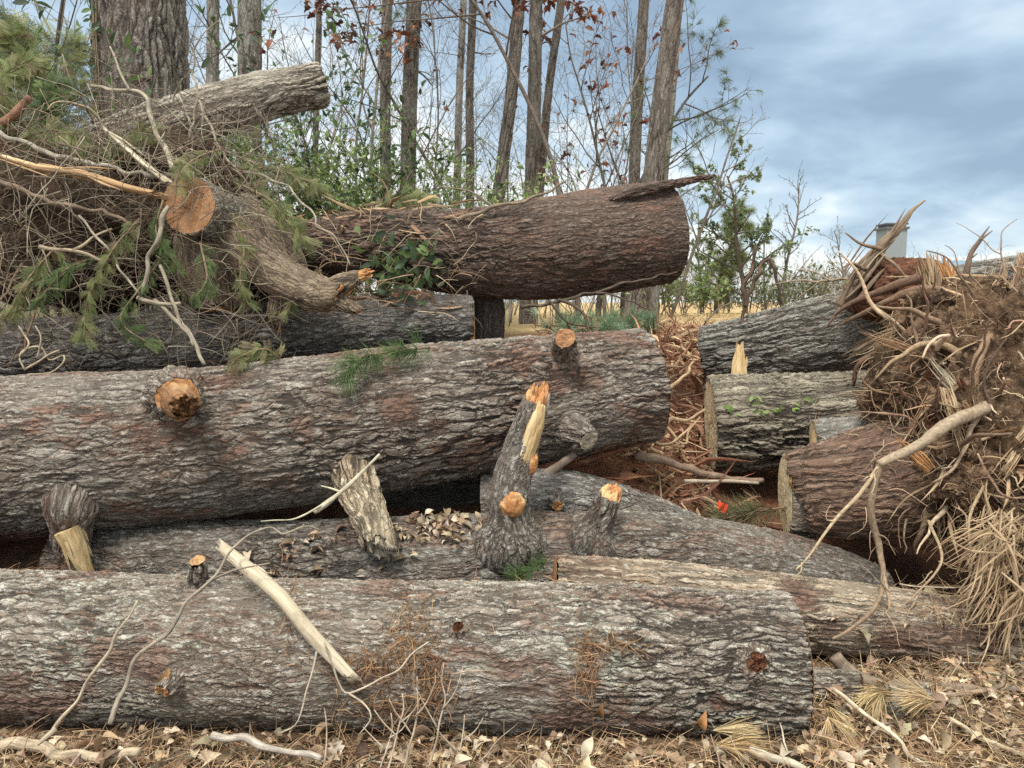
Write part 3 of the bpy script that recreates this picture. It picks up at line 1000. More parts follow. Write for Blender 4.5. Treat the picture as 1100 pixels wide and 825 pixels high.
for k, (a, b, w_, mt_) in enumerate([
        ((1060, 352, 4.35), (1084, 268, 4.4), .05, 'splint2'), ((1072, 350, 4.3), (1102, 288, 4.35), .05, 'splint2'), ((1050, 345, 4.4), (1066, 285, 4.45), .03, 'dry'),
        ((1000, 310, 4.6), (992, 268, 4.6), .07, 'splint2'), ((1020, 300, 4.6), (1012, 270, 4.65), .04, 'broken'), ((1030, 420, 3.85), (995, 380, 3.95), .028, 'dry'),
        ((1010, 400, 4.0), (988, 350, 4.1), .022, 'dry'), ((960, 432, 4.2), (918, 420, 4.3), .05, 'splint2'), ((985, 412, 4.1), (940, 440, 4.2), .06, 'splint2'),
        
        
        ((1100, 420, 3.75), (1078, 470, 3.7), .05, 'broken'), ((1080, 430, 3.8), (1092, 370, 3.85), .05, 'broken_red'), ((1075, 392, 3.9), (1054, 340, 4.1), .06, 'broken_red'),
        ((1000, 505, 3.7), (960, 468, 3.75), .03, 'broken'), ((1096, 480, 3.65), (1072, 520, 3.6), .04, 'splint2'), ((975, 352, 4.5), (905, 385, 4.7), .05, 'splint2')]):
    splinter(plate, P(*a), P(*b), w_, .4, mt_, 100 + k)
for k in range(56):
    p, d = plate_pt()
    v = nrm(d * .35 + rng.normal(0, .8, 3) + (0, 0, -.15))
    L = rng.uniform(.12, .42)
    splinter(plate, p - v * L * .3 + d * .03, p + v * L * .7 + d * .06, rng.uniform(.015, .05), .45, ('splint2', 'broken_red', 'splint2', 'torn_root', 'torn_root')[k % 5], 500 + k, .2, 'torn_slab', 12)
mb = MB()
for k in range(430):                                    # the shaggy torn butt hanging at the lower right
    a_ = P(rng.uniform(1052, 1130), rng.uniform(545, 660), rng.uniform(3.32, 3.6))
    v = nrm(np.array((rng.normal(-.35, .45), rng.normal(-.15, .25), rng.normal(-.65, .4))))
    L = rng.uniform(.07, .34)
    strip_into(mb, a_, a_ + v * L, L * rng.choice([.010, .016, .024]), rng.uniform(.4, .7), None, k, .06, 7)
mb.build('shredded_wood', M['splint2'], plate, smooth=False, stuff=True)
mb = MB()
for k in range(750):
    p, d = plate_pt(rng.choice([0, 0, 1, 2, 2, 3, 4]))
    L = rng.uniform(.05, .32)
    v = nrm(d * .5 + rng.normal(0, .7, 3) + (0, 0, -.3))
    strip_into(mb, p - v * .02, p + v * L, L * rng.choice([.012, .02, .03, .05]), .4, None, k, .09, 5)
mb.build('torn_fibres', M['splint2'], plate, stuff=True)

# big bleached root that points up into the sky, and thinner ones beside it
t = thing('snapped_root', 'long bare snapped limb pointing up from the red bark mound', 'broken branch', P(915, 312, 5.2))
mb = MB()
tube_into(mb, [P(*q) for q in [(905, 330, 5.25), (922, 296, 5.2), (945, 268, 5.2), (965, 246, 5.2), (980, 226, 5.2), (994, 215, 5.2)]], [.05, .05, .04, .026, .013, .005], 18, .02, None, 4, .32, nmax=120)
for k in range(14):
    a_ = P(rng.uniform(905, 925), rng.uniform(292, 325), 5.14)
    strip_into(mb, a_, a_ + nrm(P(960, 250, 5.16) - P(915, 305, 5.16)) * rng.uniform(.2, .55) + rng.normal(0, .02, 3), rng.uniform(.008, .02), .4, None, k, .04, 8)
mb.build('limb', wood('grey_brown_torn_limb', (.26, .185, .125), (.13, .085, .06), (.38, .29, .2), (4, 60, 60), .01, .4), t)
for k, q in enumerate([[(948, 268, 5.15), (925, 262, 5.1), (908, 250, 5.1)], [(945, 272, 5.15), (962, 285, 5.05), (975, 300, 5.0)], [(930, 290, 5.1), (915, 283, 5.05), (905, 288, 5.0)]]):
    mb = MB()
    tube_into(mb, [P(*z) for z in q], [.014, .010, .004], 7, .03, (.19, .13, .09), k)
    mb.build('twig', M['twig'], t)
t = thing('forked_root', 'thin forked dead root standing up against the house roof', 'root', P(1038, 300, 4.8))
for k, q in enumerate([[(1036, 308, 4.8), (1042, 275, 4.8), (1052, 258, 4.8), (1063, 243, 4.8)], [(1042, 275, 4.8), (1056, 256, 4.8), (1066, 248, 4.8)], [(1040, 280, 4.8), (1050, 272, 4.8)]]):
    mb = MB()
    tube_into(mb, [P(*z) for z in q], np.linspace((.022, .01, .007)[k], .003, len(q)), 8, .02, (.17, .115, .085), k)
    mb.build('prong', M['twig'], t)

# split wedge standing between two logs, splinters on the cut logs
t = thing('wood_wedge', 'upright split wedge of yellow wood behind the square cut log', 'wood piece', P(795, 405, 5.25))
wedge(t, P(794, 408, 5.25), P(795, 371, 5.3), .055, .35, 'splint', 301, .45)
wedge(LG['root'], P(507, 374, 4.86), P(509, 344, 4.86), .035, .5, 'broken', 303, .3)
wedge(LE['root'], P(872, 492, 4.5), P(878, 455, 4.5), .045, .4, 'splint', 304, .5)
MB_ = MB()
sw = Sweep([P(*q) for q in [(640, 222, 5.32), (680, 208, 5.32), (715, 200, 5.35), (742, 194, 5.4), (765, 189, 5.44)]], [.06, .075, .06, .035, .012], 28, .012, .25, 6, 31, (.02, .03), .45)
sw.into(MB_, close=(True, True)).build('bark_splinter', LU['mat'], LU['root'])
wedge(L2['root'], P(74, 568, 3.62), P(96, 620, 3.6), .078, .6, 'splint', 309, .45, 'torn_end')


# ------------------------------------------------------------ the brush heap on the left
heap = thing('root_mass', 'dark brown uprooted mass of soil and roots behind the cedar brush', 'root mass', P(80, 330, 5.1))
LL = [(P(70, 255, 5.2), (.85, .5, .46), .3, 51), (P(165, 200, 5.5), (.62, .4, .34), .35, 52), (P(300, 290, 5.35), (.5, .35, .30), .35, 53), (P(10, 200, 5.4), (.5, .4, .34), .3, 54)]
mb = MB()
for c_, ax_, am_, se_ in LL:
    V_, Q_ = lump_mesh(c_, ax_, am_, se_, 130, 90)
    mb.add(V_, Q_)
    lump_hull(c_, ax_, am_, se_)
mb.build('soil', M['soil_dark'], heap)
for k in range(46):
    c, ax, am, se = LL[k % 4]
    d = rdir(1)[0]
    d[1] = -abs(d[1]) - .2
    d = nrm(d)
    p = c + d * np.array(ax) * .98
    L, r = rng.uniform(.25, .7), rng.uniform(.005, .014)
    mb = MB()
    q = wander(p, nrm(d + rng.normal(0, .8, 3)), L, 9, .5, rng.uniform(.2, 1.2), rng.uniform(-1, 1))
    tube_into(mb, q, np.linspace(r, r * .25, len(q)), 7, .03, pick(RT, 1)[0], k, .2)
    mb.build('root', M['root'], heap)
mb = MB()
for k in range(800):
    c, ax, am, se = LL[k % 4]
    d = rdir(1)[0]
    d[1] = -abs(d[1])
    p = c + nrm(d) * np.array(ax)
    q = wander(p, nrm(d + rng.normal(0, .8, 3)), rng.uniform(.08, .4), 6, .6, rng.uniform(0, 1.6), rng.uniform(-1.5, 1.5))
    tube_into(mb, q, np.linspace(.0032, .0012, len(q)), 4, .04, pick(RT, 1, .25)[0], k, 0, nmax=12)
mb.build('fine_root', M['root'], heap, stuff=True)

# the sawn stump with its roots
M['root_bark'] = bark('bark_of_sawn_stump_roots', (.25, .185, .125), (.165, .115, .078), redamt=.3, lichamt=.15, pale=(.33, .265, .19), sx=6, sy=26, amp=.010, crack=.3)
stp = thing('sawn_stump', 'sawn stump with an orange round face and thick bare roots', 'stump', P(250, 320, 4.8))
sw = Sweep([P(203, 221, 4.5), P(222, 230, 4.68), P(262, 252, 5.0)], [.165, .17, .2], 72, .012, .07, 2.5, 61)
sw.into(MB(), (True, False)).build('trunk', bark('bark_of_sawn_stump', (.27, .23, .18), (.17, .13, .10), redamt=.2, lichamt=.5, sx=6, sy=22, amp=.018), stp)
sw.cap(0, 14, .002).build('cut_face', M['sawn_red'], stp)
for k, (pts, rr, jg) in enumerate([
        ([(235, 240, 4.95), (258, 258, 4.78), (288, 287, 4.62), (318, 307, 4.55), (345, 316, 4.5), (366, 314, 4.46)], [.2, .17, .135, .115, .10, .075], .05),
        ([(262, 225, 5.0), (285, 240, 4.88), (306, 264, 4.75), (326, 300, 4.62)], [.10, .085, .075, .045], .02),
        ([(235, 245, 4.95), (228, 285, 4.8), (238, 330, 4.78)], [.24, .21, .15], .04),
        ([(350, 316, 4.5), (368, 305, 4.45), (389, 296, 4.42)], [.07, .055, .03], .05),
        ([(355, 320, 4.5), (372, 328, 4.44), (384, 334, 4.42)], [.06, .04, .025], .03),
        ([(300, 315, 4.6), (295, 335, 4.58), (298, 352, 4.6)], [.05, .035, .02], .02)]):
    sw = Sweep([P(*q) for q in pts], rr, 44, .014, .14, 5, 62 + k, (0, jg))
    o = sw.into(MB(), (False, True)).build('root', M['root_bark'], stp)
    sw.cap(1, 7, .004).build('broken_end', M['broken'], o)

# ------------------------------------------------------------ loose branches, each one a thing
TW = [(.22, .18, .135), (.17, .13, .095), (.28, .235, .18), (.13, .095, .068)]


def crook(p):
    """small kinks, as at the nodes of a twig"""
    L = np.linalg.norm(np.diff(p, axis=0), axis=1).sum()
    q = catmull(p, max(len(p), int(L / .07) + 2))
    j = rng.normal(0, min(.009, L * .012), q.shape)
    j[0] = j[-1] = 0
    return q + j


def branch(name, label, cat, pts, r0, r1, col, forks=(), mat='twig', sides=9, step=.02, lump=.14, group=None):
    p = np.array([P(*q) for q in pts])
    p = crook(p)
    if not forks:
        mb = MB()
        tube_into(mb, p, np.linspace(r0, r1, len(p)) * rng.uniform(.82, 1.15, len(p)), sides, step, col, len(p) + int(pts[0][0]), lump, nmax=140)
        o = mb.build(name, M[mat])
        c = p.mean(0)
        o.data.transform(__import__('mathutils').Matrix.Translation(-Vector(c)))
        o.location = c
        return tag(o, label, cat, group)
    t = thing(name, label, cat, p.mean(0), group)
    mb = MB()
    tube_into(mb, p, np.linspace(r0, r1, len(p)) * rng.uniform(.82, 1.15, len(p)), sides, step, col, int(pts[0][0]), lump, nmax=140)
    mb.build('stem', M[mat], t)
    for k, (f, ra, rb) in enumerate(forks):
        mb = MB()
        q = crook(np.array([P(*z) for z in f]))
        tube_into(mb, q, np.linspace(ra, rb, len(q)), 7, step, col, k + 5, lump, nmax=80)
        mb.build('twig', M[mat], t)
    return t


def plank(name, label, pts, w, fl, mat, seed, col=None, jag=(.05, .08), lf=1.0):
    p = np.array([P(*q) for q in pts])
    t = thing(name, label, 'splintered wood', p.mean(0))
    sw = Sweep(p, [w[0]] + [w[1]] * (len(p) - 2) + [w[2]], 22, .02, .18, 4, seed, jag, fl)
    mb = MB()
    sw.into(mb, close=(True, True))
    o = mb.build('split_wood', M[mat], t)
    mb = MB()
    for k in range(9):
        i = rng.integers(0, max(int(sw.n * (.85 if lf == 1 else .6)), 1))
        j = rng.integers(0, sw.m)
        a = sw.G[i, j]
        strip_into(mb, a, a + sw.T[i] * rng.uniform(.12, .4) * lf + rng.normal(0, .012, 3), rng.uniform(.004, .01), .4, None, seed + k)
    mb.build('loose_fibres', M[mat], t)
    return t


M['plankwood'] = wood('orange_split_plank_wood', (.42, .27, .145), (.29, .165, .08), (.54, .40, .24), (3, 60, 60), .006, .25)
plank('splintered_plank', 'long splintered orange plank pointing at the sawn stump', [(-25, 160, 4.62), (40, 180, 4.58), (90, 187, 4.56), (130, 200, 4.52), (172, 210, 4.5)], (.045, .052, .05), .4, 'plankwood', 71)
plank('splintered_plank', 'short grey brown splinter slanting down onto the sawn stump', [(112, 138, 4.9), (148, 170, 4.75), (184, 200, 4.6)], (.018, .034, .028), .5, 'dry', 72)
branch('branch', 'curved silvery branch sweeping above the orange plank', 'branch', [(-20, 118, 4.9), (12, 148, 4.85), (50, 162, 4.8), (92, 175, 4.75), (130, 182, 4.7), (186, 188, 4.7)], .017, .012, (.29, .255, .21))
branch('branch', 'bent pale limb in front of the thick standing pine', 'branch', [(95, 92, 4.9), (140, 98, 4.85), (157, 108, 4.85), (172, 150, 4.8), (186, 182, 4.7)], .010, .017, (.31, .265, .205), [([(140, 98, 4.85), (128, 75, 4.85), (118, 50, 4.9)], .009, .005)])
branch('branch', 'straight brown branch under the orange plank', 'branch', [(-20, 190, 4.55), (30, 208, 4.5), (80, 223, 4.5), (120, 232, 4.5), (142, 244, 4.5)], .017, .009, (.20, .145, .105))
branch('branch', 'forked pale stick with a cut tip over the cedar brush', 'branch', [(43, 265, 4.35), (78, 269, 4.35), (110, 278, 4.4), (150, 280, 4.5)], .011, .006, (.34, .27, .19), [([(78, 269, 4.35), (100, 255, 4.4), (120, 246, 4.5)], .009, .006)])
branch('branch', 'long arching grey branch along the lower cedar brush', 'branch', [(-15, 340, 4.4), (25, 332, 4.4), (52, 314, 4.4), (90, 308, 4.4), (130, 309, 4.45)], .009, .005, (.26, .215, .16))
branch('branch', 'smooth grey stick hanging below the sawn stump', 'branch', [(181, 222, 4.42), (175, 236, 4.4), (171, 255, 4.36), (160, 272, 4.36), (153, 316, 4.34)], .014, .011, (.26, .22, .17))
branch('branch', 'crossed lower stick leaning on the raised log', 'branch', [(166, 322, 4.35), (192, 345, 4.3), (212, 375, 4.2), (220, 392, 4.15)], .012, .009, (.26, .215, .165), [([(172, 285, 4.4), (188, 328, 4.32), (208, 372, 4.22)], .011, .008), ([(148, 320, 4.36), (170, 327, 4.33), (194, 326, 4.32)], .014, .010)])
branch('branch', 'thin stick slanting across the dark hollow under the straight branch', 'branch', [(85, 232, 4.42), (110, 260, 4.38), (130, 290, 4.38), (152, 318, 4.36)], .008, .006, (.31, .26, .2))
branch('branch', 'thin dark twig arching over the brush beside the stump', 'branch', [(262, 185, 4.7), (300, 198, 4.65), (330, 222, 4.6), (345, 245, 4.55), (365, 262, 4.55), (376, 285, 4.55)], .008, .0045, (.30, .255, .20))
branch('branch', 'dead upright twig crossing the bleached fallen trunk', 'branch', [(204, 150, 5.2), (211, 105, 5.25), (206, 70, 5.3), (218, 40, 5.3), (235, 22, 5.3)], .010, .004, (.27, .225, .17), [([(211, 105, 5.25), (232, 150, 5.1), (247, 175, 5.0)], .010, .006)])
branch('branch', 'broken reddish stub of branch jutting over the left edge of the brush', 'branch', [(2, 133, 4.9), (18, 120, 4.9), (32, 105, 4.9)], .03, .022, (.21, .11, .07))
branch('root', 'tangle of pale curled root resting on the raised log', 'root', [(27, 398, 4.0), (24, 380, 4.0), (40, 372, 4.02), (55, 385, 4.0), (68, 382, 4.0), (58, 398, 3.98), (30, 402, 3.98)], .0055, .003, (.34, .27, .19), [([(40, 385, 4.0), (45, 368, 4.0), (38, 350, 4.0)], .006, .003), ([(24, 380, 4.0), (30, 368, 4.02), (20, 350, 4.05)], .006, .003), ([(28, 396, 3.99), (46, 384, 4.0), (64, 376, 4.0)], .006, .004)])

# twig tangle: nobody could count it
mb = MB()
for k in range(1300):
    px, py = rng.uniform(-30, 300), rng.uniform(110, 375)
    if k < 150:
        px, py = rng.uniform(-20, 200), rng.uniform(80, 180)
    y = rng.uniform(4.35, 4.95) if py > 150 else rng.uniform(4.8, 5.6)
    d = nrm(rng.normal(0, 1, 3) * (1, .35, .8))
    L = rng.uniform(.12, .6)
    r = rng.uniform(.0011, .004)
    q = wander(P(px, py, y) - d * L / 2, d, L, 6, .35, rng.uniform(-.1, .8), rng.uniform(-.6, .6))
    tube_into(mb, q, np.linspace(r, r * .45, len(q)), 5, .05, pick(TW, 1, .2)[0], k, 0, nmax=12)
for k in range(130):
    px = rng.uniform(330, 520)
    py = rng.uniform(225, 330)
    d = nrm(rng.normal(0, 1, 3) * (1, .5, .6))
    L = rng.uniform(.08, .4)
    r = rng.uniform(.0015, .004)
    q = wander(P(px, py, rng.uniform(4.6, 4.95)) - d * L / 2, d, L, 6, .4, .5, rng.uniform(-.8, .8))
    tube_into(mb, q, np.linspace(r, r * .45, len(q)), 5, .05, pick(RT, 1, .2)[0], k, 0, nmax=12)
tag(mb.build('twig_tangle', M['twig']), 'tangle of fine dead twigs over the brush heap', 'twigs', kind='stuff')

# torn bark and shredded fibres lying on the butt of the overhanging log
mb = MB()
for k in range(130):
    a = P(rng.uniform(325, 475), rng.uniform(228, 300), 5.0)
    h_ = drop(a[0] + rng.normal(0, .1), a[1] + rng.normal(0, .18))
    if h_ is None or h_[0][2] < 1.2:
        continue
    p = h_[0] + (0, 0, rng.uniform(.005, .05))
    d = nrm(rng.normal(0, 1, 3) * (1, .8, .35) + (.2, -.2, -.15))
    strip_into(mb, p, p + d * rng.uniform(.06, .28), rng.uniform(.004, .014), .3, pick([(.25, .16, .095), (.18, .10, .06), (.33, .24, .155), (.11, .065, .042)], 1)[0], k, .1, 5)
M['fibre'] = plain('shredded_bark_fibre', None, .35, 70, .9, .002)
tag(mb.build('shredded_bark', M['fibre'], smooth=False), 'shredded tan bark lying on the butt of the overhanging log', 'bark', kind='stuff')


# ------------------------------------------------------------ foliage
M['leaf'] = plain('living_leaf', None, .25, 40, .55, .001, .35, .35)
M['needle'] = plain('evergreen_foliage', None, .3, 40, .65, 0, .25, .4)
M['deadleaf'] = plain('dead_leaf', None, .3, 55, .8, .002, .2, .12)


def leaf_tpl(w=.42, fold=.12, curl=.12, lobes=0, n=7):
    x = np.linspace(0, 1, n)
    hw = w * .5 * np.sin(PI * np.clip(x, .03, .985) ** .85) ** .8
    if lobes:
        hw = hw * (1 + .27 * np.cos(x * PI * 2 * lobes))
    V = []
    for i in range(n):
        zc = -curl * (x[i] - .5) ** 2 * 4 * .5
        V += [(x[i], -hw[i], zc + fold * hw[i] / (w * .5)), (x[i], 0, zc), (x[i], hw[i], zc + fold * hw[i] / (w * .5))]
    Q = []
    for i in range(n - 1):
        for j in (0, 1):
            a = i * 3 + j
            Q.append((a, a + 3, a + 4, a + 1))
    return np.array(V), np.array(Q)


def cedar_tpl():
    V, Q = [], []

    def strip(p, d, L, w):
        d = np.array((*d, 0.0))
        s = np.array((-d[1], d[0], 0)) * w / 2
        k = len(V)
        e = p + d * L
        V.extend([p - s, p + s, e + s * .5 + (0, 0, -.03 * L), e - s * .5 + (0, 0, -.03 * L)])
        Q.append((k, k + 3, k + 2, k + 1))
    strip(np.zeros(3), (1, 0), .97, .02)
    for i in range(9):
        x = .08 + i * .1
        for sg in (-1, 1):
            a = sg * R(50 - i * 2.0)
            L = .40 * math.sin(PI * (.28 + .66 * (1 - x))) + .05
            p = np.array((x + .02 * sg, 0, 0.0))
            d = (math.cos(a), math.sin(a))
            strip(p, d, L, .024)
            for t in (.35, .65, .88):
                for s2 in (-1, 1):
                    b = a + s2 * R(42)
                    strip(p + np.array((*d, 0)) * L * t, (math.cos(b), math.sin(b)), L * .42 * (1.15 - t), .026)
    V = np.array(V)
    V[:, 2] -= .16 * V[:, 0] ** 2 + .12 * np.abs(V[:, 1])
    return V, np.array(Q)


def tuft_tpl(n=22, spread=.75, w=.02):
    V, Q = [], []
    r = np.random.default_rng(3)
    for i in range(n):
        d = nrm(np.array((1, 0, 0)) + r.normal(0, spread * .5, 3))
        s = nrm(np.cross(d, r.normal(size=3))) * w / 2
        k = len(V)
        m_ = d * .55 + (0, 0, .02)
        e = d * r.uniform(.8, 1.05) + (0, 0, -.09)
        V.extend([-s, s, m_ + s, m_ - s, e + s * .3, e - s * .3])
        Q += [(k, k + 1, k + 2, k + 3), (k + 3, k + 2, k + 4, k + 5)]
    return np.array(V), np.array(Q)


LEAF = leaf_tpl(.45, .06, .12)
LEAF_NARROW = leaf_tpl(.28, .04, .1, n=5)
OAK = leaf_tpl(.5, .16, .42, 3, 13)
OAK2 = leaf_tpl(.55, .22, .55, 0, 8)
CEDAR = cedar_tpl()
TUFT = tuft_tpl()


def put(mb, tpl, pos, dirs, size, cols, up=(0, 0, 1), roll=.5):
    n = len(pos)
    z = nrm(np.asarray(up, float) + rng.normal(0, roll, (n, 3)))
    return inst(tpl[0], tpl[1], None, xf(pos, frames(z, dirs), size), cols, mb)


def grow(p, d, L, r, lev, out, nb=5, wob=.25, up=.15, ang=.8, shrink=.55, seglen=None, start=.25, grav=0.0, taper=.3):
    n = 9 if lev == 0 else 6
    q = wander(p, d, L, n, wob, grav - up)
    rr = np.linspace(r, r * taper, len(q))
    out.append((lev, q, rr))
    if nb and lev < len(nb):
        for k in range(nb[lev]):
            t = start + (1 - start) * (k + rng.uniform(.1, .9)) / nb[lev]
            i = min(int(t * n), n - 1)
            f = t * n - i
            b = q[i] * (1 - f) + q[i + 1] * f
            tn = nrm(q[i + 1] - q[i])
            s = nrm(np.cross(tn, rng.normal(size=3)))
            dd = nrm(tn * math.cos(ang) + s * math.sin(ang))
            grow(b, dd, L * shrink * rng.uniform(.6, 1.15) * (1.15 - .5 * t), rr[i] * .55, lev + 1, out, nb, wob * 1.15, up, ang, shrink, None, .2, grav, taper)
    return out


GREEN = [(.085, .13, .045), (.12, .17, .06), (.06, .095, .035), (.15, .19, .08)]
CEDC = [(.19, .215, .08), (.24, .255, .11), (.14, .165, .065), (.28, .28, .14), (.20, .16, .085)]
HOLLY = [(.035, .062, .03), (.055, .09, .04), (.09, .13, .06), (.11, .16, .05)]


def bough(label, pts, n, size, r0=.008, cols=CEDC, name='cedar_bough', cat='cedar bough', tpl=None, droop=.4, group='cedar boughs in the brush heap'):
    """a leafy bough: a stem and its sprays"""
    if tpl is None:
        n, size = int(n * 2.1), size * .66
    p = np.array([P(*q) for q in pts])
    t = thing(name, label, cat, p.mean(0), group)
    mb = MB()
    sw = tube_into(mb, p, np.linspace(r0, r0 * .35, len(p)), 6, .03, (.20, .14, .09), n)
    mb.build('stem', M['twig'], t)
    k = np.clip((rng.beta(1.4, 1.0, n) * (sw.n - 1)).astype(int), 0, sw.n - 1)
    tn = sw.T[k]
    side = nrm(np.cross(tn, (0, -1, .25))) * rng.choice([-1, 1], n)[:, None]
    d = nrm(tn * rng.uniform(.3, 1.1, (n, 1)) + side * rng.uniform(.1, 1.0, (n, 1)) + rng.normal(0, .25, (n, 3)) + (0, 0, -droop))
    mb = MB()
    put(mb, tpl or CEDAR, sw.C[k] + rng.normal(0, .012, (n, 3)), d, size * rng.uniform(.6, 1.25, n), pick(cols, n), (0, -1, .5), .45)
    mb.build('foliage', M['needle'], t)
    return t


def shrub(name, label, c, h, spread, nst, nl, tpl, size, cols, nb=(5, 4), mat='leaf', stemcol=(.17, .13, .095), r=.012, cat='shrub', group=None, lean=.35, droop=.1, sides=5, up=.15):
    t = thing(name, label, cat, c, group)
    paths = []
    for k in range(nst):
        d = nrm(np.array((rng.normal(0, lean), rng.normal(0, lean), 1)))
        b = np.asarray(c) + np.array((rng.normal(0, spread * .3), rng.normal(0, spread * .3), 0))
        grow(b, d, h * rng.uniform(.7, 1.05), r, 0, paths, nb, .3, up, .75, .5)
    mb = None
    for lv, q, rr in paths:
        if lv == 0:
            if mb:
                mb.build('stem', M['twig'], t)
            mb = MB()
        tube_into(mb, q, np.maximum(rr, .0016), sides if lv == 0 else 4, .12, np.array(stemcol) * rng.uniform(.75, 1.25), lv, 0, nmax=14)
    mb.build('stem', M['twig'], t)
    if nl:
        tips = [x for x in paths if x[0] >= 1] or paths
        w_ = np.array([np.linalg.norm(x[1][-1] - x[1][0]) for x in tips])
        ch = rng.choice(len(tips), nl, p=w_ / w_.sum())
        u = rng.uniform(.15, 1, nl)
        pos, dr = [], []
        for a, b in zip(ch, u):
            q = tips[a][1]
            f = b * (len(q) - 1)
            i = min(int(f), len(q) - 2)
            pos.append(q[i] * (1 - f + i) + q[i + 1] * (f - i))
            dr.append(q[i + 1] - q[i])
        pos, dr = np.array(pos), nrm(np.array(dr))
        d = nrm(dr * .6 + rng.normal(0, .7, (nl, 3)) + (0, 0, -droop))
        mb = MB()
        put(mb, tpl, pos + rng.normal(0, .01, (nl, 3)), d, size * rng.uniform(.6, 1.25, nl), pick(cols, nl, .25), (0, -.3, 1), .6)
        mb.build('leaves' if mat != 'needle' else 'foliage', M[mat], t)
    return t


def gpt(px, Y):
    x = (px - 550) / FPX * Y
    return np.array((x, Y, float(gz(x, Y)) - .05))


# ------------------------------------------------------------ the wood behind
M['bark_far'] = bark('bark_of_standing_pines', (.155, .132, .115), (.11, .09, .074), pale=(.27, .25, .225), redamt=.25, lichamt=.3, sx=2.2, sy=11, amp=.012)
M['bark_dark'] = bark('dark_bark_of_standing_trees', (.12, .105, .09), (.085, .07, .06), redamt=.1, lichamt=.25, pale=(.2, .185, .165), sx=2.5, sy=12, amp=.01)
M['bark_grey'] = bark('grey_bark_of_standing_trees', (.23, .21, .19), (.165, .15, .13), redamt=.05, lichamt=.4, sx=3, sy=12, amp=.006)
M['bark_big'] = bark('deep_furrowed_bark_of_the_thick_pine', (.175, .152, .135), (.125, .10, .085), redamt=.2, lichamt=.3, pale=(.31, .285, .26), sx=2.4, sy=12, amp=.038, crack=.45)


def tree(label, px0, px200, wpx, Y, mat='bark_far', nlimb=6, limb=1.2, top=1.5, nb=(3, 3), sides=20, wob=.02, name='pine_tree', cat='tree', group='tree trunks of the wood behind', pathpx=None, tw=0.85, first=.45):
    """a standing trunk that runs out of the top of the frame"""
    zt = P(px0, 0, Y)[2]
    b = gpt(px200 + (px200 - px0) * .75, Y)
    if pathpx:
        pts = [b] + [P(*q) for q in pathpx]
    else:
        p0, p2 = P(px200, 200, Y), P(px0, 0, Y)
        pts = [b, p2 * .0 + p0, (p0 + p2) / 2 + rng.normal(0, wob, 3), p2, p2 + (p2 - p0) * top * .5, p2 + (p2 - p0) * top]
    r = wpx * .5 * Y / FPX
    rr = np.linspace(r * 1.02, r * (1 - .25 * (1 if not pathpx else 1.8)), len(pts))
    rr[0] = r * 1.35
    t = thing(name, label, cat, b, group)
    sw = Sweep(pts, rr, sides, .06 if sides < 60 else .02, .05, 1.5, int(px0) + 3)
    mb = MB()
    sw.into(mb, close=(False, True))
    mb.build('trunk', M[mat], t)
    paths = []
    for k in range(nlimb):
        i = int(sw.n * rng.uniform(first, .97))
        a = rng.uniform(0, 2 * PI)
        d = np.array((math.cos(a), math.sin(a), rng.uniform(-.05, .6)))
        grow(sw.C[i], nrm(d), limb * rng.uniform(.4, 1.1), sw.r[i] * rng.uniform(.12, .28), 0, paths, nb, .3, .1, .7, .55)
    if paths:
        mb = None
        for lv, q, rr in paths:
            if lv == 0:
                if mb:
                    mb.build('limb', M['twig'], t)
                mb = MB()
            tube_into(mb, q, np.maximum(rr, .003), 5 if lv == 0 else 4, .15, np.array((.17, .14, .115)) * rng.uniform(.7, 1.3), lv, 0, nmax=12)
        mb.build('limb', M['twig'], t)
    return t, sw, paths


def leaves_on(t, paths, n, tpl, size, cols, name='foliage', mat='leaf', minlev=1, droop=.3, u0=.3):
    tips = [x for x in paths if x[0] >= minlev] or paths
    ch = rng.integers(0, len(tips), n)
    pos, dr = [], []
    for a in ch:
        q = tips[a][1]
        f = rng.uniform(u0, 1) * (len(q) - 1)
        i = min(int(f), len(q) - 2)
        pos.append(q[i] * (1 - f + i) + q[i + 1] * (f - i))
        dr.append(q[i + 1] - q[i])
    d = nrm(nrm(np.array(dr)) * .6 + rng.normal(0, .6, (n, 3)) + (0, 0, -droop))
    mb = MB()
    put(mb, tpl, np.array(pos), d, size * rng.uniform(.6, 1.25, n), pick(cols, n, .25), (0, -.3, 1), .6)
    mb.build(name, M[mat], t)


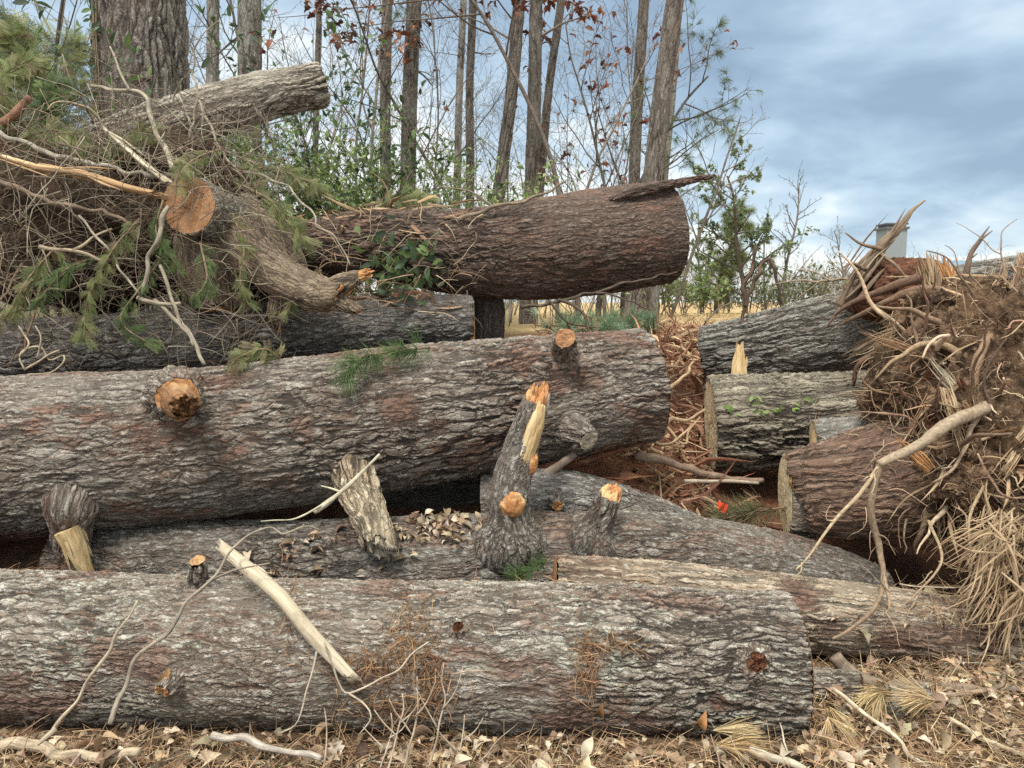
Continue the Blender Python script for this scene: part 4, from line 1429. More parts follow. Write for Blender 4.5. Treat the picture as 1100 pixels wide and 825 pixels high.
DEADRED = [(.16, .055, .035), (.22, .085, .05), (.12, .045, .032), (.26, .13, .075)]
big, bsw, _ = tree('thick furrowed pine trunk with climbing ivy at the upper left', 152, 160, 93, 8.0, 'bark_big', 0, sides=160, name='thick_pine', group=None)
T = {}
for key, args, kw in [
        ('a', ('slim grey trunk just right of the thick furrowed pine', 229, 228, 14, 14.0, 'bark_grey'), dict(nlimb=5)),
        ('b', ('smooth straight mid grey trunk above the bleached fallen trunk', 268, 267, 27, 11.0, 'bark_grey'), dict(nlimb=4)),
        ('c', ('thin bare pole tree over the tip of the bleached fallen trunk', 343, 338, 6, 14.0, 'bark_dark'), dict(nlimb=12, limb=1.4)),
        ('d', ('slender trunk beside the leafy holly, left of a thicker one', 416, 414, 12, 16.0, 'bark_far'), dict(nlimb=9)),
        ('e', ('straight brown trunk rising out of the leafy holly', 445, 438, 17, 13.0, 'bark_far'), dict(nlimb=5)),
        ('f', ('thin pale trunk left of the thin black one', 498, 491, 8, 17.0, 'bark_grey'), dict(nlimb=5)),
        ('g', ('thin nearly black trunk beside a thin pale one', 508, 505, 9, 15.0, 'bark_dark'), dict(nlimb=5)),
        ('h', ('leaning brown trunk tilting to the right with dead oak leaves', 558, 537, 14, 13.0, 'bark_far'), dict(nlimb=7)),
        ('i', ('upright rough dark trunk in the middle of the wood', 576, 571, 15, 12.0, 'bark_dark'), dict(nlimb=6)),
        ('j', ('slim leaning trunk hung with red brown leaves', 603, 580, 9, 14.0, 'bark_far'), dict(nlimb=8)),
        ('k', ('straight slender trunk left of the thick double trunk', 692, 681, 12, 14.0, 'bark_far'), dict(nlimb=5)),
        ('l', ('stout leaning trunk at the edge of the wood against open sky', 725, 700, 21, 12.0, 'bark_far'), dict(nlimb=5, first=.2)),
        ('m', ('slim light grey trunk touching the stout leaning trunk at the edge', 729, 712, 10, 14.5, 'bark_grey'), dict(nlimb=7, first=.15))]:
    T[key] = tree(*args, **kw)
for key, n in (('h', 220), ('j', 260), ('i', 80)):
    leaves_on(T[key][0], T[key][2], n, OAK, .15, DEADRED, 'dead_leaves', 'deadleaf', 0)
for key, n in (('d', 120), ('l', 40)):
    leaves_on(T[key][0], T[key][2], n, TUFT, .16, GREEN, 'foliage', 'needle', 1)

# ivy on the thick pine
iv = thing('ivy', 'ivy leaves climbing the thick furrowed pine trunk', 'ivy', bsw.C[bsw.n // 3])
mb = MB()
n = 150
jj = rng.normal(0, 1, n)
ii = rng.integers(int(bsw.n * .25), int(bsw.n * .62), n)
front = np.argmin((bsw.G[bsw.n // 3, :, 1]))
aj = (front - 22 + (jj * 8).astype(int)) % bsw.m
pos = bsw.G[ii, aj]
nv = nrm(pos - bsw.C[ii])
put(mb, LEAF, pos + nv * .06, nrm(rng.normal(0, 1, (n, 3)) * (1, .4, 1) + (0, 0, -.5)), .10 * rng.uniform(.6, 1.2, n), pick(HOLLY, n), nv, .35)
mb.build('leaves', M['leaf'], iv)
mb = MB()
for k in range(4):
    a0 = (front - 26 + k * 4) % bsw.m
    ix = np.arange(int(bsw.n * .2), int(bsw.n * .62), 12)
    q = np.array([bsw.G[i, (a0 + int(3 * math.sin(i * .05 + k))) % bsw.m] for i in ix])
    tube_into(mb, q + nrm(q - bsw.C[ix]) * .045, .008, 5, .06, (.16, .12, .08), k)
mb.build('vine', M['twig'], iv)


def bare(label, px, Y, h, r, nb=(9, 5, 3), col=(.20, .175, .15), lean=(0, 0), n=0, tpl=None, size=.1, cols=None, mat='leaf', name='sapling', cat='sapling', group='saplings of the wood behind', up=.25, ang=.75, shrink=.42, start=.2, droop=.3, wob=.22, lname='leaves', sides=7, z=None):
    c = gpt(px, Y)
    if z is not None:
        c[2] = z
    t = thing(name, label, cat, c, group)
    paths = grow(c, nrm(np.array((lean[0], lean[1], 1.0))), h, r, 0, [], nb, wob, up, ang, shrink, None, start)
    mb, m2 = MB(), MB()
    for lv, q, rr in paths:
        tube_into(mb if lv == 0 else m2, q, np.maximum(rr, .0022 * Y / 12), sides if lv == 0 else 4, .12, np.array(col) * rng.uniform(.75, 1.25), lv, .08 if lv == 0 else 0, nmax=30 if lv == 0 else 12)
    mb.build('trunk', M['twig'], t)
    m2.build('branches', M['twig'], t)
    if n:
        leaves_on(t, paths, n, tpl, size, cols, lname, mat, 1, droop)
    return t


bare('crooked dark sapling between the black trunk and the leaning trunk', 519, 12, 5.2, .035, (7, 4), (.10, .085, .07), (.0, 0), wob=.3)
bare('young white pine with pale green needle tufts left of the slender trunk', 641, 14, 4.9, .06, (14, 5, 2), (.12, .10, .085), (.02, 0), 300, TUFT, .17, [(.13, .17, .075), (.17, .21, .10), (.10, .14, .06)], 'needle', up=.1, ang=1.1, lname='foliage')
for k, (px, Y, h, lb) in enumerate([
        (207, 12, 6.0, 'bare twiggy sapling between the thick pine and the slim grey trunk'), (300, 13, 6.5, 'bare twiggy sapling right of the straight mid grey trunk'),
        (322, 10.5, 5.0, 'small bare sapling over the end of the bleached trunk'), (375, 12, 6.4, 'bare sapling at the edge of the holly leaves'),
        (395, 14, 7.0, 'tall bare sapling between the holly and the slender trunk'), (462, 13, 6.2, 'bare sapling right of the straight brown trunk'), (548, 13, 4.5, 'short bare sapling behind the leaning brown trunk'),
        (598, 13, 5.2, 'bare sapling between the rough dark trunk and the young white pine'), (650, 13, 4.9, 'bare sapling right of the young white pine'),
        (716, 13, 3.6, 'bare twiggy sapling at the outer edge of the wood')]):
    kw = {}
    if k in (4, 7, 8):
        kw = dict(n=90, tpl=OAK, size=.14, cols=DEADRED, mat='deadleaf', lname='dead_leaves')
    bare(lb, px, Y, h, rng.uniform(.022, .04), (11, 6, 3), (.20, .17, .145), (rng.normal(0, .06), 0), **kw)
# oak with hanging dead leaves reaching in at the top
bare('oak sapling with red brown dead leaves high up among the trunks', 622, 11, 7.2, .045, (10, 5, 2), (.13, .10, .085), (-.02, 0), 520, OAK, .15, DEADRED, 'deadleaf', start=.55, lname='dead_leaves', ang=.9)
bare('second oak sapling with red brown dead leaves, above the thin black trunk', 520, 13, 8.0, .04, (9, 5, 2), (.13, .10, .085), (.0, 0), 300, OAK, .15, DEADRED, 'deadleaf', start=.6, lname='dead_leaves', ang=.9)

# evergreen undergrowth
for k, (px, Y, h, n, sz, lb) in enumerate([
        (352, 8.5, 3.2, 800, .085, 'tall dark holly right of the bleached fallen trunk'), (408, 9.5, 3.6, 900, .09, 'bright holly beside the straight brown trunk'),
        (445, 8.6, 2.5, 700, .085, 'low holly in front of the straight brown trunk'), (120, 7.2, 3.0, 260, .12, 'broad leaved evergreen at the foot of the thick pine')]):
    shrub('holly', lb, gpt(px, Y), h, .6, 5, n, LEAF, sz, HOLLY, (7, 4), group='hollies and evergreens behind the heap', cat='holly')
GL = [(.20, .26, .09), (.15, .21, .07), (.26, .30, .12), (.11, .16, .06)]
for k, (px, Y, h, n, lb) in enumerate([
        (290, 7.4, 2.15, 4600, 'bushy light green undergrowth behind the sawn stump'), (335, 7.8, 2.4, 4600, 'light green undergrowth under the tall dark holly'), (385, 7.3, 2.0, 4200, 'green undergrowth above the shredded bark'),
        (430, 7.6, 1.95, 3600, 'green undergrowth above the overhanging log'), (480, 9, 2.0, 2000, 'sparse green undergrowth below the thin pale trunk'), (255, 9, 2.5, 2400, 'green undergrowth below the straight mid grey trunk'),
        (540, 11, 2.2, 500, 'thin undergrowth at the foot of the leaning brown trunk'), (640, 12.5, 2.3, 500, 'thin undergrowth below the young white pine'), (600, 10.5, 1.9, 350, 'thin undergrowth at the foot of the rough dark trunk')]):
    shrub('undergrowth_bush', lb, gpt(px, Y), h, .9, 9, n, LEAF_NARROW if k % 2 else LEAF, .052 if k < 6 else .08, GL, (6, 4), group='green bushes behind the heap', cat='bush', r=.008)
# cedar standing at the upper left corner
for k, (px, Y, h, n, lb, cols) in enumerate([(-45, 7.4, 4.0, 520, 'yellow green cedar at the upper left corner', CEDC), (52, 9.2, 3.6, 420, 'small cedar between the corner cedar and the thick pine', CEDC), (-75, 6.4, 3.0, 300, 'dark green hemlock cut by the left edge', GREEN), (205, 9.6, 2.4, 120, 'small cedar behind the bleached fallen trunk', CEDC)]):
    bare(lb, px, Y, h, .04, (16, 5), (.15, .11, .085), (.03, 0), n, CEDAR, .26, cols, 'needle', name='cedar_tree', cat='cedar', group='cedars behind the heap', ang=1.15, shrink=.36, start=.1, droop=.5, lname='foliage', up=.0)
# pines high up at the left with a few needles
bare('leafless tall sapling in front of the corner cedar', 66, 9, 6.0, .03, (10, 5, 3), (.14, .115, .09))

# cedar and hemlock boughs lying in the heap
for pts, n, size, cols, lb in [
        ([(238, 160, 4.75), (215, 168, 4.6), (198, 180, 4.45), (190, 196, 4.40)], 24, .10, CEDC, 'cedar spray draped over the sawn face of the stump'),
        ([(262, 200, 4.7), (290, 215, 4.6), (310, 240, 4.52), (330, 262, 4.5)], 36, .11, CEDC, 'cedar bough right of the sawn stump over its root'),
        ([(250, 230, 4.6), (262, 265, 4.45), (258, 300, 4.38), (268, 330, 4.36)], 30, .085, CEDC, 'cedar strand hanging in front of the stump roots'),
        ([(215, 260, 4.5), (222, 300, 4.36), (205, 325, 4.34)], 16, .09, GREEN, 'dark cedar bough below the sawn stump'),
        ([(150, 235, 4.5), (120, 270, 4.36), (95, 320, 4.32), (90, 365, 4.3)], 40, .10, CEDC, 'cedar bough hanging lowest over the tucked log'),
        ([(60, 265, 4.45), (30, 300, 4.36), (10, 335, 4.32), (-15, 350, 4.3)], 40, .11, CEDC, 'cedar bough at the left edge above the raised log'),
        ([(110, 275, 4.45), (70, 290, 4.35), (40, 325, 4.3)], 30, .10, GREEN, 'green hemlock bough under the forked pale stick'),
        ([(180, 270, 4.45), (150, 310, 4.34), (130, 345, 4.3), (165, 372, 4.28)], 34, .095, GREEN, 'hemlock bough behind the crossed sticks'),
        ([(20, 150, 5.0), (60, 140, 4.95), (95, 160, 4.9)], 36, .14, CEDC, 'cedar spray above the curved silvery branch'),
        ([(175, 215, 4.5), (168, 250, 4.4), (190, 285, 4.36)], 24, .09, GREEN, 'hemlock spray at the lower left of the sawn face'),
        ([(300, 385, 4.05), (285, 375, 4.0), (260, 382, 3.95), (245, 395, 3.9)], 26, .09, CEDC, 'small cedar sprig lying on the raised log by its stub'),
        ([(70, 120, 5.6), (45, 95, 5.5), (20, 60, 5.5), (10, 30, 5.5)], 110, .15, CEDC, 'upright cedar spray in the upper left corner'),
        ([(100, 130, 5.7), (85, 100, 5.6), (75, 65, 5.6), (82, 40, 5.6)], 80, .14, CEDC, 'upright cedar spray against the left side of the thick pine'),
        ([(30, 140, 5.3), (10, 120, 5.2), (-15, 95, 5.2)], 50, .14, CEDC, 'cedar spray behind the broken reddish stub'),
        ([(60, 150, 5.2), (50, 110, 5.15), (62, 85, 5.2)], 70, .14, GREEN, 'dark green hemlock spray among the cedars at the upper left'),
        ([(-20, 100, 5.3), (15, 75, 5.3), (45, 62, 5.3)], 80, .14, CEDC, 'cedar spray reaching in from the left edge'),
        ([(110, 175, 4.95), (135, 150, 4.95), (165, 140, 4.95)], 44, .11, CEDC, 'cedar spray at the foot of the bleached fallen trunk'),
        ([(250, 190, 5.0), (285, 180, 5.0), (320, 190, 5.0), (350, 205, 5.0)], 50, .11, CEDC, 'cedar spray above the shredded bark'),
        ([(400, 225, 5.3), (430, 212, 5.3), (465, 215, 5.3)], 40, .11, CEDC, 'cedar spray lying on the butt of the overhanging log'),
        ([(345, 290, 4.6), (320, 315, 4.5), (300, 340, 4.45)], 22, .09, CEDC, 'cedar bough below the broken root end')]:
    bough(lb, pts, n, size, .007, cols)
bough('fresh green pine sprig lying on top of the raised log', [(462, 373, 4.0), (420, 378, 3.93), (385, 385, 3.87), (372, 405, 3.78)], 44, .11, .006, [(.10, .155, .06), (.14, .20, .08), (.075, .12, .045)], 'pine_sprig', 'pine sprig', TUFT, .15, None)
bough('dark green pine sprig at the foot of the tall scarred stub', [(592, 600, 3.55), (572, 613, 3.5), (548, 628, 3.45)], 22, .09, .005, [(.07, .115, .045), (.10, .15, .06)], 'pine_sprig', 'pine sprig', TUFT, .1, None)
bough('green and brown pine sprig beside the orange marker flag', [(845, 545, 4.2), (810, 550, 4.15), (775, 560, 4.1)], 34, .13, .006, [(.10, .13, .06), (.16, .15, .08), (.22, .17, .10)], 'pine_sprig', 'pine sprig', TUFT, .1, None)

# blue green weeds under the overhanging log
for k, (px, Y, lb) in enumerate([(622, 7.6, 'blue green weed seen under the overhanging log, left one'), (650, 7.2, 'blue green weed seen under the overhanging log, middle one'), (684, 7.8, 'blue green weed at the edge of the straw field')]):
    shrub('weed', lb, gpt(px, Y), .36, .4, 10, 110, TUFT, .13, [(.17, .25, .15), (.23, .31, .20), (.14, .2, .11)], (3,), 'needle', (.14, .19, .10), .005, 'weed', 'weeds under the overhanging log')

# beyond the straw field
fg = 'trees beyond the straw field'
bare('small pointed conifer beyond the straw field', 768, 26, 3.5, .09, (26, 4), (.10, .085, .07), (0, 0), 1100, TUFT, .26, [(.17, .20, .075), (.22, .23, .10), (.13, .15, .06)], 'needle', ang=1.3, shrink=.3, start=.08, up=.0, name='conifer', cat='conifer', group=fg, lname='foliage')
bare('leafy evergreen tree, tallest beyond the straw field', 800, 24, 4.3, .09, (16, 6, 3), (.10, .085, .07), (0, 0), 5200, LEAF, .10, [(.17, .22, .11), (.21, .25, .13), (.12, .165, .085)], 'leaf', ang=.95, shrink=.42, start=.12, name='evergreen_tree', cat='tree', group=fg)
bare('bare thin tree right of the leafy evergreen', 842, 25, 4.2, .06, (18, 5, 3), (.15, .13, .11), group=fg, name='bare_tree', cat='tree', shrink=.3, ang=.8)
bare('bare thin tree left of the small pointed conifer', 752, 27, 3.6, .05, (14, 5, 3), (.17, .15, .13), group=fg, name='bare_tree', cat='tree', shrink=.36)
bare('bare grey tree behind the small pointed conifer', 782, 28, 4.4, .05, (14, 5, 3), (.19, .17, .15), group=fg, name='bare_tree', cat='tree', shrink=.36)
bare('bare grey tree between the evergreen and the brown brush', 822, 28, 3.4, .05, (14, 5, 3), (.19, .17, .15), group=fg, name='bare_tree', cat='tree', shrink=.36)
bare('low bare tree behind the brown brush', 905, 34, 3.6, .06, (12, 5, 3), (.2, .175, .15), group=fg, name='bare_tree', cat='tree', shrink=.4)
for px, Y, h, n, cols, lb in [(742, 21, 1.3, 700, [(.14, .20, .06), (.19, .24, .08), (.10, .15, .05)], 'light green bush at the near end of the straw field'), (868, 27, 1.9, 350, [(.16, .14, .08), (.12, .13, .06)], 'brown twiggy brush right of the bare thin tree'),
                              (885, 29, 2.0, 250, [(.17, .14, .09), (.11, .12, .06)], 'paler twiggy brush next to the sloping log'), (845, 26, 1.4, 500, [(.06, .10, .045), (.09, .13, .05)], 'dark green bush below the bare thin tree'),
                              (815, 25, 1.2, 450, [(.09, .13, .05), (.13, .16, .07)], 'green bush below the leafy evergreen'), (710, 20, 1.6, 500, [(.12, .17, .06), (.17, .2, .08)], 'green bush behind the end of the overhanging log')]:
    shrub('bush', lb, gpt(px, Y), h, 1.6, 16, n, LEAF, .13, cols, (5, 4), r=.02, group='bushes beyond the straw field', cat='bush', lean=.5)
mb, m2 = MB(), MB()
for k in range(800):
    x = rng.uniform(-32, 26)
    y = rng.uniform(34, 60)
    h = rng.uniform(1.0, 3.2)
    for lv, q, rr in grow(np.array((x, y, 1.25)), nrm(np.array((rng.normal(0, .35), 0, 1))), h, .014, 0, [], (6, 3), .3, .2, .7, .5):
        tube_into(mb, q, np.maximum(rr, .006), 3, .5, np.array((.22, .195, .17)) * rng.uniform(.7, 1.2), 0, 0, nmax=7)
tag(mb.build('distant_brush', M['twig']), 'far bare brush along the horizon behind the wood', 'brush', kind='stuff')

# more thin saplings deep in the wood: three built, the rest copied
protos = []
for k in range(3):
    bare('thin bare sapling deep in the wood behind the trunks', 450, 15, (6.5, 5.2, 7.5)[k], (.02, .016, .022)[k], (12, 7, 4), (.19, .165, .14), (rng.normal(0, .05), 0), name='thin_sapling', group='thin bare saplings deep in the wood', wob=.28)
    protos.append([o for o in COL.objects if o.name.startswith('thin_sapling')][-1])
spots_ = [(215, 16), (247, 19), (285, 15), (318, 18), (352, 15.5), (388, 20), (430, 17), (455, 19), (476, 15), (485, 21), (530, 17), (552, 20), (585, 16), (617, 18), (632, 21), (655, 16), (672, 19), (80, 14), (35, 16)]
for k, (px, Y) in enumerate(spots_):
    src = protos[k % 3]
    if k < 3:
        t = src
    else:
        t = src.copy()
        COL.objects.link(t)
        for ch in list(src.children):
            q = ch.copy()
            COL.objects.link(q)
            q.parent = t
    t.location = gpt(px, Y)
    t.rotation_euler = (0, 0, k * 1.9)
    s_ = .8 + .12 * (k % 4)
    t.scale = (s_, s_, s_)


# ------------------------------------------------------------ the house behind the root plate
def boxv(x0, x1, y0, y1, z0, z1):
    V = np.array([(x, y, z) for z in (z0, z1) for y in (y0, y1) for x in (x0, x1)], float)
    Q = np.array([(0, 2, 3, 1), (4, 5, 7, 6), (0, 1, 5, 4), (1, 3, 7, 5), (3, 2, 6, 7), (2, 0, 4, 6)])
    return V, Q


M['siding'] = plain('pale_house_siding', (.55, .56, .54), .06, 4, .7)
M['shingle'] = plain('blue_grey_roof_shingles', (.14, .195, .25), .12, 3.5, .85)
M['chim'] = plain('grey_white_chimney_render', (.21, .24, .26), .06, 1.5, .8)
M['capmetal'] = plain('dark_chimney_cap', (.10, .105, .11), .15, 4, .6)
HY = 34.0
h0 = P(1000, 325, HY)
house = thing('house', 'far house with blue grey roof and pale chimney behind the root plate', 'house', (h0[0], HY + 4, 1.25))
xa, xb = P(985, 325, HY)[0], P(1300, 325, HY)[0]
zr, ze = P(1040, 279, HY + 3)[2], 2.75
MB().add(*boxv(xa + .3, xb - .3, HY + .4, HY + 6.6, 1.2, ze)).build('wall', M['siding'], house, False)
V = np.array([(xa, HY, ze), (xb, HY, ze), (xb, HY + 7, ze), (xa, HY + 7, ze), (xa + 2.4, HY + 3.5, zr), (xb - 2.4, HY + 3.5, zr)])
MB().add(V, [(0, 1, 5, 4), (2, 3, 4, 5)], [(1, 2, 5), (3, 0, 4)]).build('roof', M['shingle'], house, False)
cx0, cx1 = P(950, 300, HY + 1)[0], P(972, 300, HY + 1)[0]
zc = P(960, 246, HY + 1)[2]
ch = MB().add(*boxv(cx0, cx1, HY + 1, HY + 2, 1.2, zc)).build('chimney', M['chim'], house, False)
mb = MB()
mb.add(*boxv(cx0 - .07, cx1 + .07, HY + .93, HY + 2.07, zc + .003, zc + .10))
mb.add(*boxv(cx0 + .05, cx1 - .05, HY + 1.05, HY + 1.95, zc + .102, zc + .20))
mb.add(*boxv(cx0 - .03, cx1 + .03, HY + .97, HY + 2.03, zc + .203, zc + .27))
mb.build('chimney_cap', M['capmetal'], ch, False)
for k in range(3):
    x = xa + 2 + k * 3.2
    f = MB().add(*boxv(x, x + 1, HY + .36, HY + .397, 1.6, 2.5)).build('window', M['capmetal'], house, False)


# ------------------------------------------------------------ litter on the ground and on the logs
LC_ = [(.84 * q[0] + .02, .86 * q[1] + .02, .9 * q[2] + .02) for q in [(.36, .245, .15), (.46, .35, .235), (.26, .155, .09), (.52, .42, .30), (.19, .115, .07), (.41, .265, .145), (.44, .33, .21), (.32, .205, .125)]]
NEED = [(.33, .21, .115), (.25, .15, .085), (.42, .30, .18), (.18, .11, .07)]


def scatter(n, x0, x1, y0, y1, zmax=9, zmin=-1, ground=False):
    pos, nv = [], []
    for x, y in zip(rng.uniform(x0, x1, n), rng.uniform(y0, y1, n)):
        h = drop(x, y)
        if h is not None and zmin < h[0][2] < zmax and (not ground or abs(h[0][2] - float(gz(x, y))) < .13):
            pos.append(h[0])
            nv.append(h[1])
    return np.array(pos), np.array(nv)


mb = MB()
pos, nv = scatter(11500, -2.3, 2.6, 2.25, 3.75, .22)
pos = pos[(pos[:, 1] < 2.86) | (pos[:, 0] > 1.0)]
pos = pos[fbm(pos * (3.1, 5, 0) + 4, 3, 21) > -.42]
n = len(pos)
tint = (1 + .55 * fbm(pos * (4, 6, 0), 3, 31))[:, None]
nv = np.tile((0, 0, 1.0), (n, 1))
d = nrm(rng.normal(0, 1, (n, 3)) * (1, 1, .3) + (0, 0, .08))
half = n * 2 // 5
lift = rng.uniform(.0, .05, (n, 1)) * (0, 0, 1)
put(mb, OAK, (pos + lift)[:half], d[:half], np.clip(.034 * np.exp(rng.normal(.1, .45, half)), .015, .11), pick(LC_, half, .22) * tint[:half], nv[:half], .55)
put(mb, OAK2, (pos + lift)[half:], d[half:], np.clip(.032 * np.exp(rng.normal(.1, .5, n - half)), .012, .10), pick(LC_, n - half, .22) * tint[half:], nv[half:], .6)
tag(mb.build('leaf_litter', M['deadleaf']), 'carpet of dead brown oak leaves along the front', 'leaf litter', kind='stuff')

# pine straw and twig bits among the leaves
DTUFT = tuft_tpl(26, .3, .014)
NT = (np.array([(0, -.5, 0), (0, .5, 0), (.5, -.5, .05), (.5, .5, .05), (1, -.3, -.02), (1, .3, -.02)]) * (1, .016, 1), np.array([(0, 2, 3, 1), (2, 4, 5, 3)]))


def needles(mb, pos, size, cols=NEED, flat=.3, lift=.02):
    n = len(pos)
    d = nrm(rng.normal(0, 1, (n, 3)) * (1, 1, flat))
    return put(mb, NT, pos + np.array((0, 0, 1)) * rng.uniform(.002, lift, (n, 1)), d, rng.uniform(.6, 1.2, n) * size, pick(cols, n, .2), (0, 0, 1), .5)


mb = MB()
pos, _ = scatter(19000, -2.3, 2.6, 2.25, 3.8, .25)
needles(mb, pos, .13, lift=.06)
tag(mb.build('pine_straw', M['fibre'], smooth=False), 'loose rusty pine needles over the leaf litter', 'pine straw', kind='stuff')
mb = MB()
pos, _ = scatter(420, -2.3, 2.6, 2.25, 3.7, .25)
for k, p in enumerate(pos):
    dd = nrm(rng.normal(0, 1, 3) * (1, 1, .3))
    q = wander(p + (0, 0, rng.uniform(.01, .06)), dd, rng.uniform(.06, .32), 5, .25, .1)
    r = rng.uniform(.0012, .0045)
    tube_into(mb, q, np.linspace(r, r * .6, len(q)), 5, .05, pick([(.33, .27, .21), (.42, .36, .28), (.22, .165, .12)], 1)[0], k, 0, nmax=8)
tag(mb.build('twig_litter', M['twig']), 'short broken twigs strewn over the leaf litter', 'twigs', kind='stuff')

# needles, leaves and bark crumbs that have caught on the logs
mb, m2 = MB(), MB()
pos, nv = scatter(3600, -2.2, 1.5, 2.75, 4.6, 1.4, .42)
nz_ = fbm(pos * (2.4, 3, 1), 3, 77)
keep = (nv[:, 2] > .55) & (nz_ > -.02)
pos = pos[keep]
needles(mb, pos, .085, [(.27, .15, .08), (.20, .10, .055), (.36, .22, .12), (.15, .085, .055)], .12, .018)
needles(mb, pos + rng.normal(0, .012, pos.shape) * (1, 1, 0), .05, [(.22, .12, .075), (.16, .085, .055)], .12, .014)
tag(mb.build('needle_litter', M['fibre'], smooth=False), 'rusty needles and bark crumbs lying on top of the logs', 'needles', kind='stuff')
pos = [P(*q) for q in zip(rng.normal(470, 28, 150), np.full(150, 570), np.full(150, 3.9))] + [P(*q) for q in zip(rng.normal(330, 40, 60), np.full(60, 570), np.full(60, 3.85))] + [P(*q) for q in zip(rng.normal(120, 60, 30), np.full(30, 590), np.full(30, 3.8))]
ps = []
for p in pos:
    h = drop(p[0], p[1] + rng.normal(-.12, .07))
    if h is not None and .25 < h[0][2] < .62:
        ps.append(h[0])
ps = np.array(ps)
n = len(ps)
put(m2, OAK2, ps + (0, 0, .02), nrm(rng.normal(0, 1, (n, 3)) * (1, 1, .5)), rng.uniform(.03, .075, n), pick(LC_, n), (0, -.4, 1), .6)
tag(m2.build('log_leaf_litter', M['deadleaf']), 'dead leaves caught on the low log beside the tall stub', 'leaf litter', kind='stuff')

# red shredded bark and roots on the slope between the logs
mb = MB()
pos, nv = scatter(4200, .45, 2.1, 3.9, 9.2, 1.5, .1, True)
for k, p in enumerate(pos):
    dd = nrm(rng.normal(0, 1, 3) * (1, 1, .45))
    L = rng.uniform(.06, .32)
    q = p + np.array((0, 0, rng.uniform(.0, .08)))
    strip_into(mb, q, q + dd * L * (1.5 if k % 5 == 0 else 1), rng.uniform(.003, .013) * (1.7 if k % 5 == 0 else 1), .35, pick([(.22, .10, .06), (.30, .165, .10), (.14, .065, .042), (.40, .27, .165), (.46, .33, .21), (.24, .135, .09)], 1)[0], k, .14, 4)
tag(mb.build('shredded_bark_mulch', M['fibre'], smooth=False), 'red brown shredded bark on the slope between the logs', 'mulch', kind='stuff')
mb = MB()
pos, nv = scatter(5200, .6, 9.0, 8.6, 21, 2.2, 1.0, True)
needles(mb, pos, .34, [(.45, .33, .18), (.36, .25, .13), (.54, .42, .25)], .35, .06)
tag(mb.build('field_straw', M['fibre'], smooth=False), 'dry cut straw covering the far field', 'straw', kind='stuff')

# torn roots and chips in the gap between the raised log and the square cut log
gap = [([(702, 430, 4.9), (722, 415, 4.85), (738, 400, 4.9), (745, 388, 5.0)], .018), ([(704, 470, 4.7), (722, 450, 4.8), (740, 452, 4.8), (757, 440, 4.9)], .016), ([(698, 470, 4.7), (715, 478, 4.65), (730, 470, 4.7), (744, 455, 4.8)], .013), ([(712, 455, 4.75), (735, 478, 4.7), (742, 460, 4.75), (752, 448, 4.8)], .011)]
for (pts, r), lb in zip(gap, ['torn root curling up beside the cut end of the raised log', 'torn root bridging to the square cut log', 'lowest torn root in the gap between the logs', 'forked torn root in the middle of the gap']):
    branch('torn_root', lb, 'root', pts, r, r * .4, (.36, .25, .155), lump=.35, group='torn roots in the gap')
branch('branch', 'brown branch lying below the square cut log', 'branch', [(682, 488, 4.55), (720, 499, 4.55), (770, 512, 4.6), (820, 516, 4.65)], .03, .018, (.22, .15, .11))
branch('branch', 'thinner grey stick under the brown branch below the square cut log', 'branch', [(735, 517, 4.5), (780, 518, 4.5), (815, 519, 4.52)], .012, .010, (.32, .26, .2))
plank('split_slab', 'torn red brown slab under the blunt stub of the raised log', [(585, 512, 4.35), (625, 496, 4.3), (668, 482, 4.35)], (.03, .05, .03), .4, 'broken_red', 81)
plank('split_slab', 'red brown splinter behind the short orange stub', [(600, 522, 4.2), (640, 520, 4.2), (668, 518, 4.25)], (.02, .028, .02), .5, 'broken_red', 82)
branch('branch', 'dead stick leaning behind the tall scarred stub', 'branch', [(580, 515, 4.1), (602, 500, 4.1), (618, 487, 4.1)], .03, .022, (.25, .19, .15))

# bent sapling stems on the sloping log
branch('broken_sapling', 'dark bent sapling stems forming a peak above the sloping log', 'broken sapling', [(796, 356, 6.0), (800, 335, 6.0), (804, 318, 6.0), (815, 295, 6.0), (826, 276, 6.0), (834, 300, 6.0), (840, 325, 6.0), (845, 345, 6.0)], .016, .012, (.105, .07, .05), [([(801, 330, 6.0), (799, 308, 6.0), (808, 290, 6.0), (812, 264, 6.0)], .016, .013)])
branch('branch', 'thin bare branch reaching from the red mound over the sloping log', 'branch', [(935, 300, 5.3), (895, 302, 5.5), (850, 303, 5.7), (830, 306, 5.8)], .012, .004, (.28, .21, .15), [([(895, 302, 5.5), (875, 292, 5.6), (855, 290, 5.7)], .007, .003), ([(880, 302, 5.55), (862, 316, 5.6), (850, 326, 5.65)], .006, .003)])
branch('branch', 'bare branch hanging under the dark overhanging log', 'branch', [(560, 330, 5.0), (620, 318, 5.05), (680, 304, 5.1), (728, 292, 5.2)], .012, .005, (.09, .065, .05), [([(590, 322, 5.0), (610, 345, 5.0), (640, 352, 5.0)], .010, .004), ([(640, 315, 5.05), (670, 322, 5.05), (700, 333, 5.1)], .007, .003), ([(600, 322, 5.0), (625, 335, 4.95), (632, 358, 4.9)], .012, .008)])
branch('branch', 'crooked twig lying along the top of the overhanging log', 'branch', [(490, 238, 5.0), (530, 222, 5.05), (570, 212, 5.15), (608, 195, 5.2)], .014, .006, (.2, .15, .11), [([(530, 222, 5.05), (505, 205, 5.05), (470, 200, 5.1)], .008, .003)])
branch('branch', 'thin dark twig beside the sapling peak, left of it', 'branch', [(757, 346, 6.2), (775, 330, 6.2), (792, 322, 6.2)], .008, .003, (.2, .16, .12))

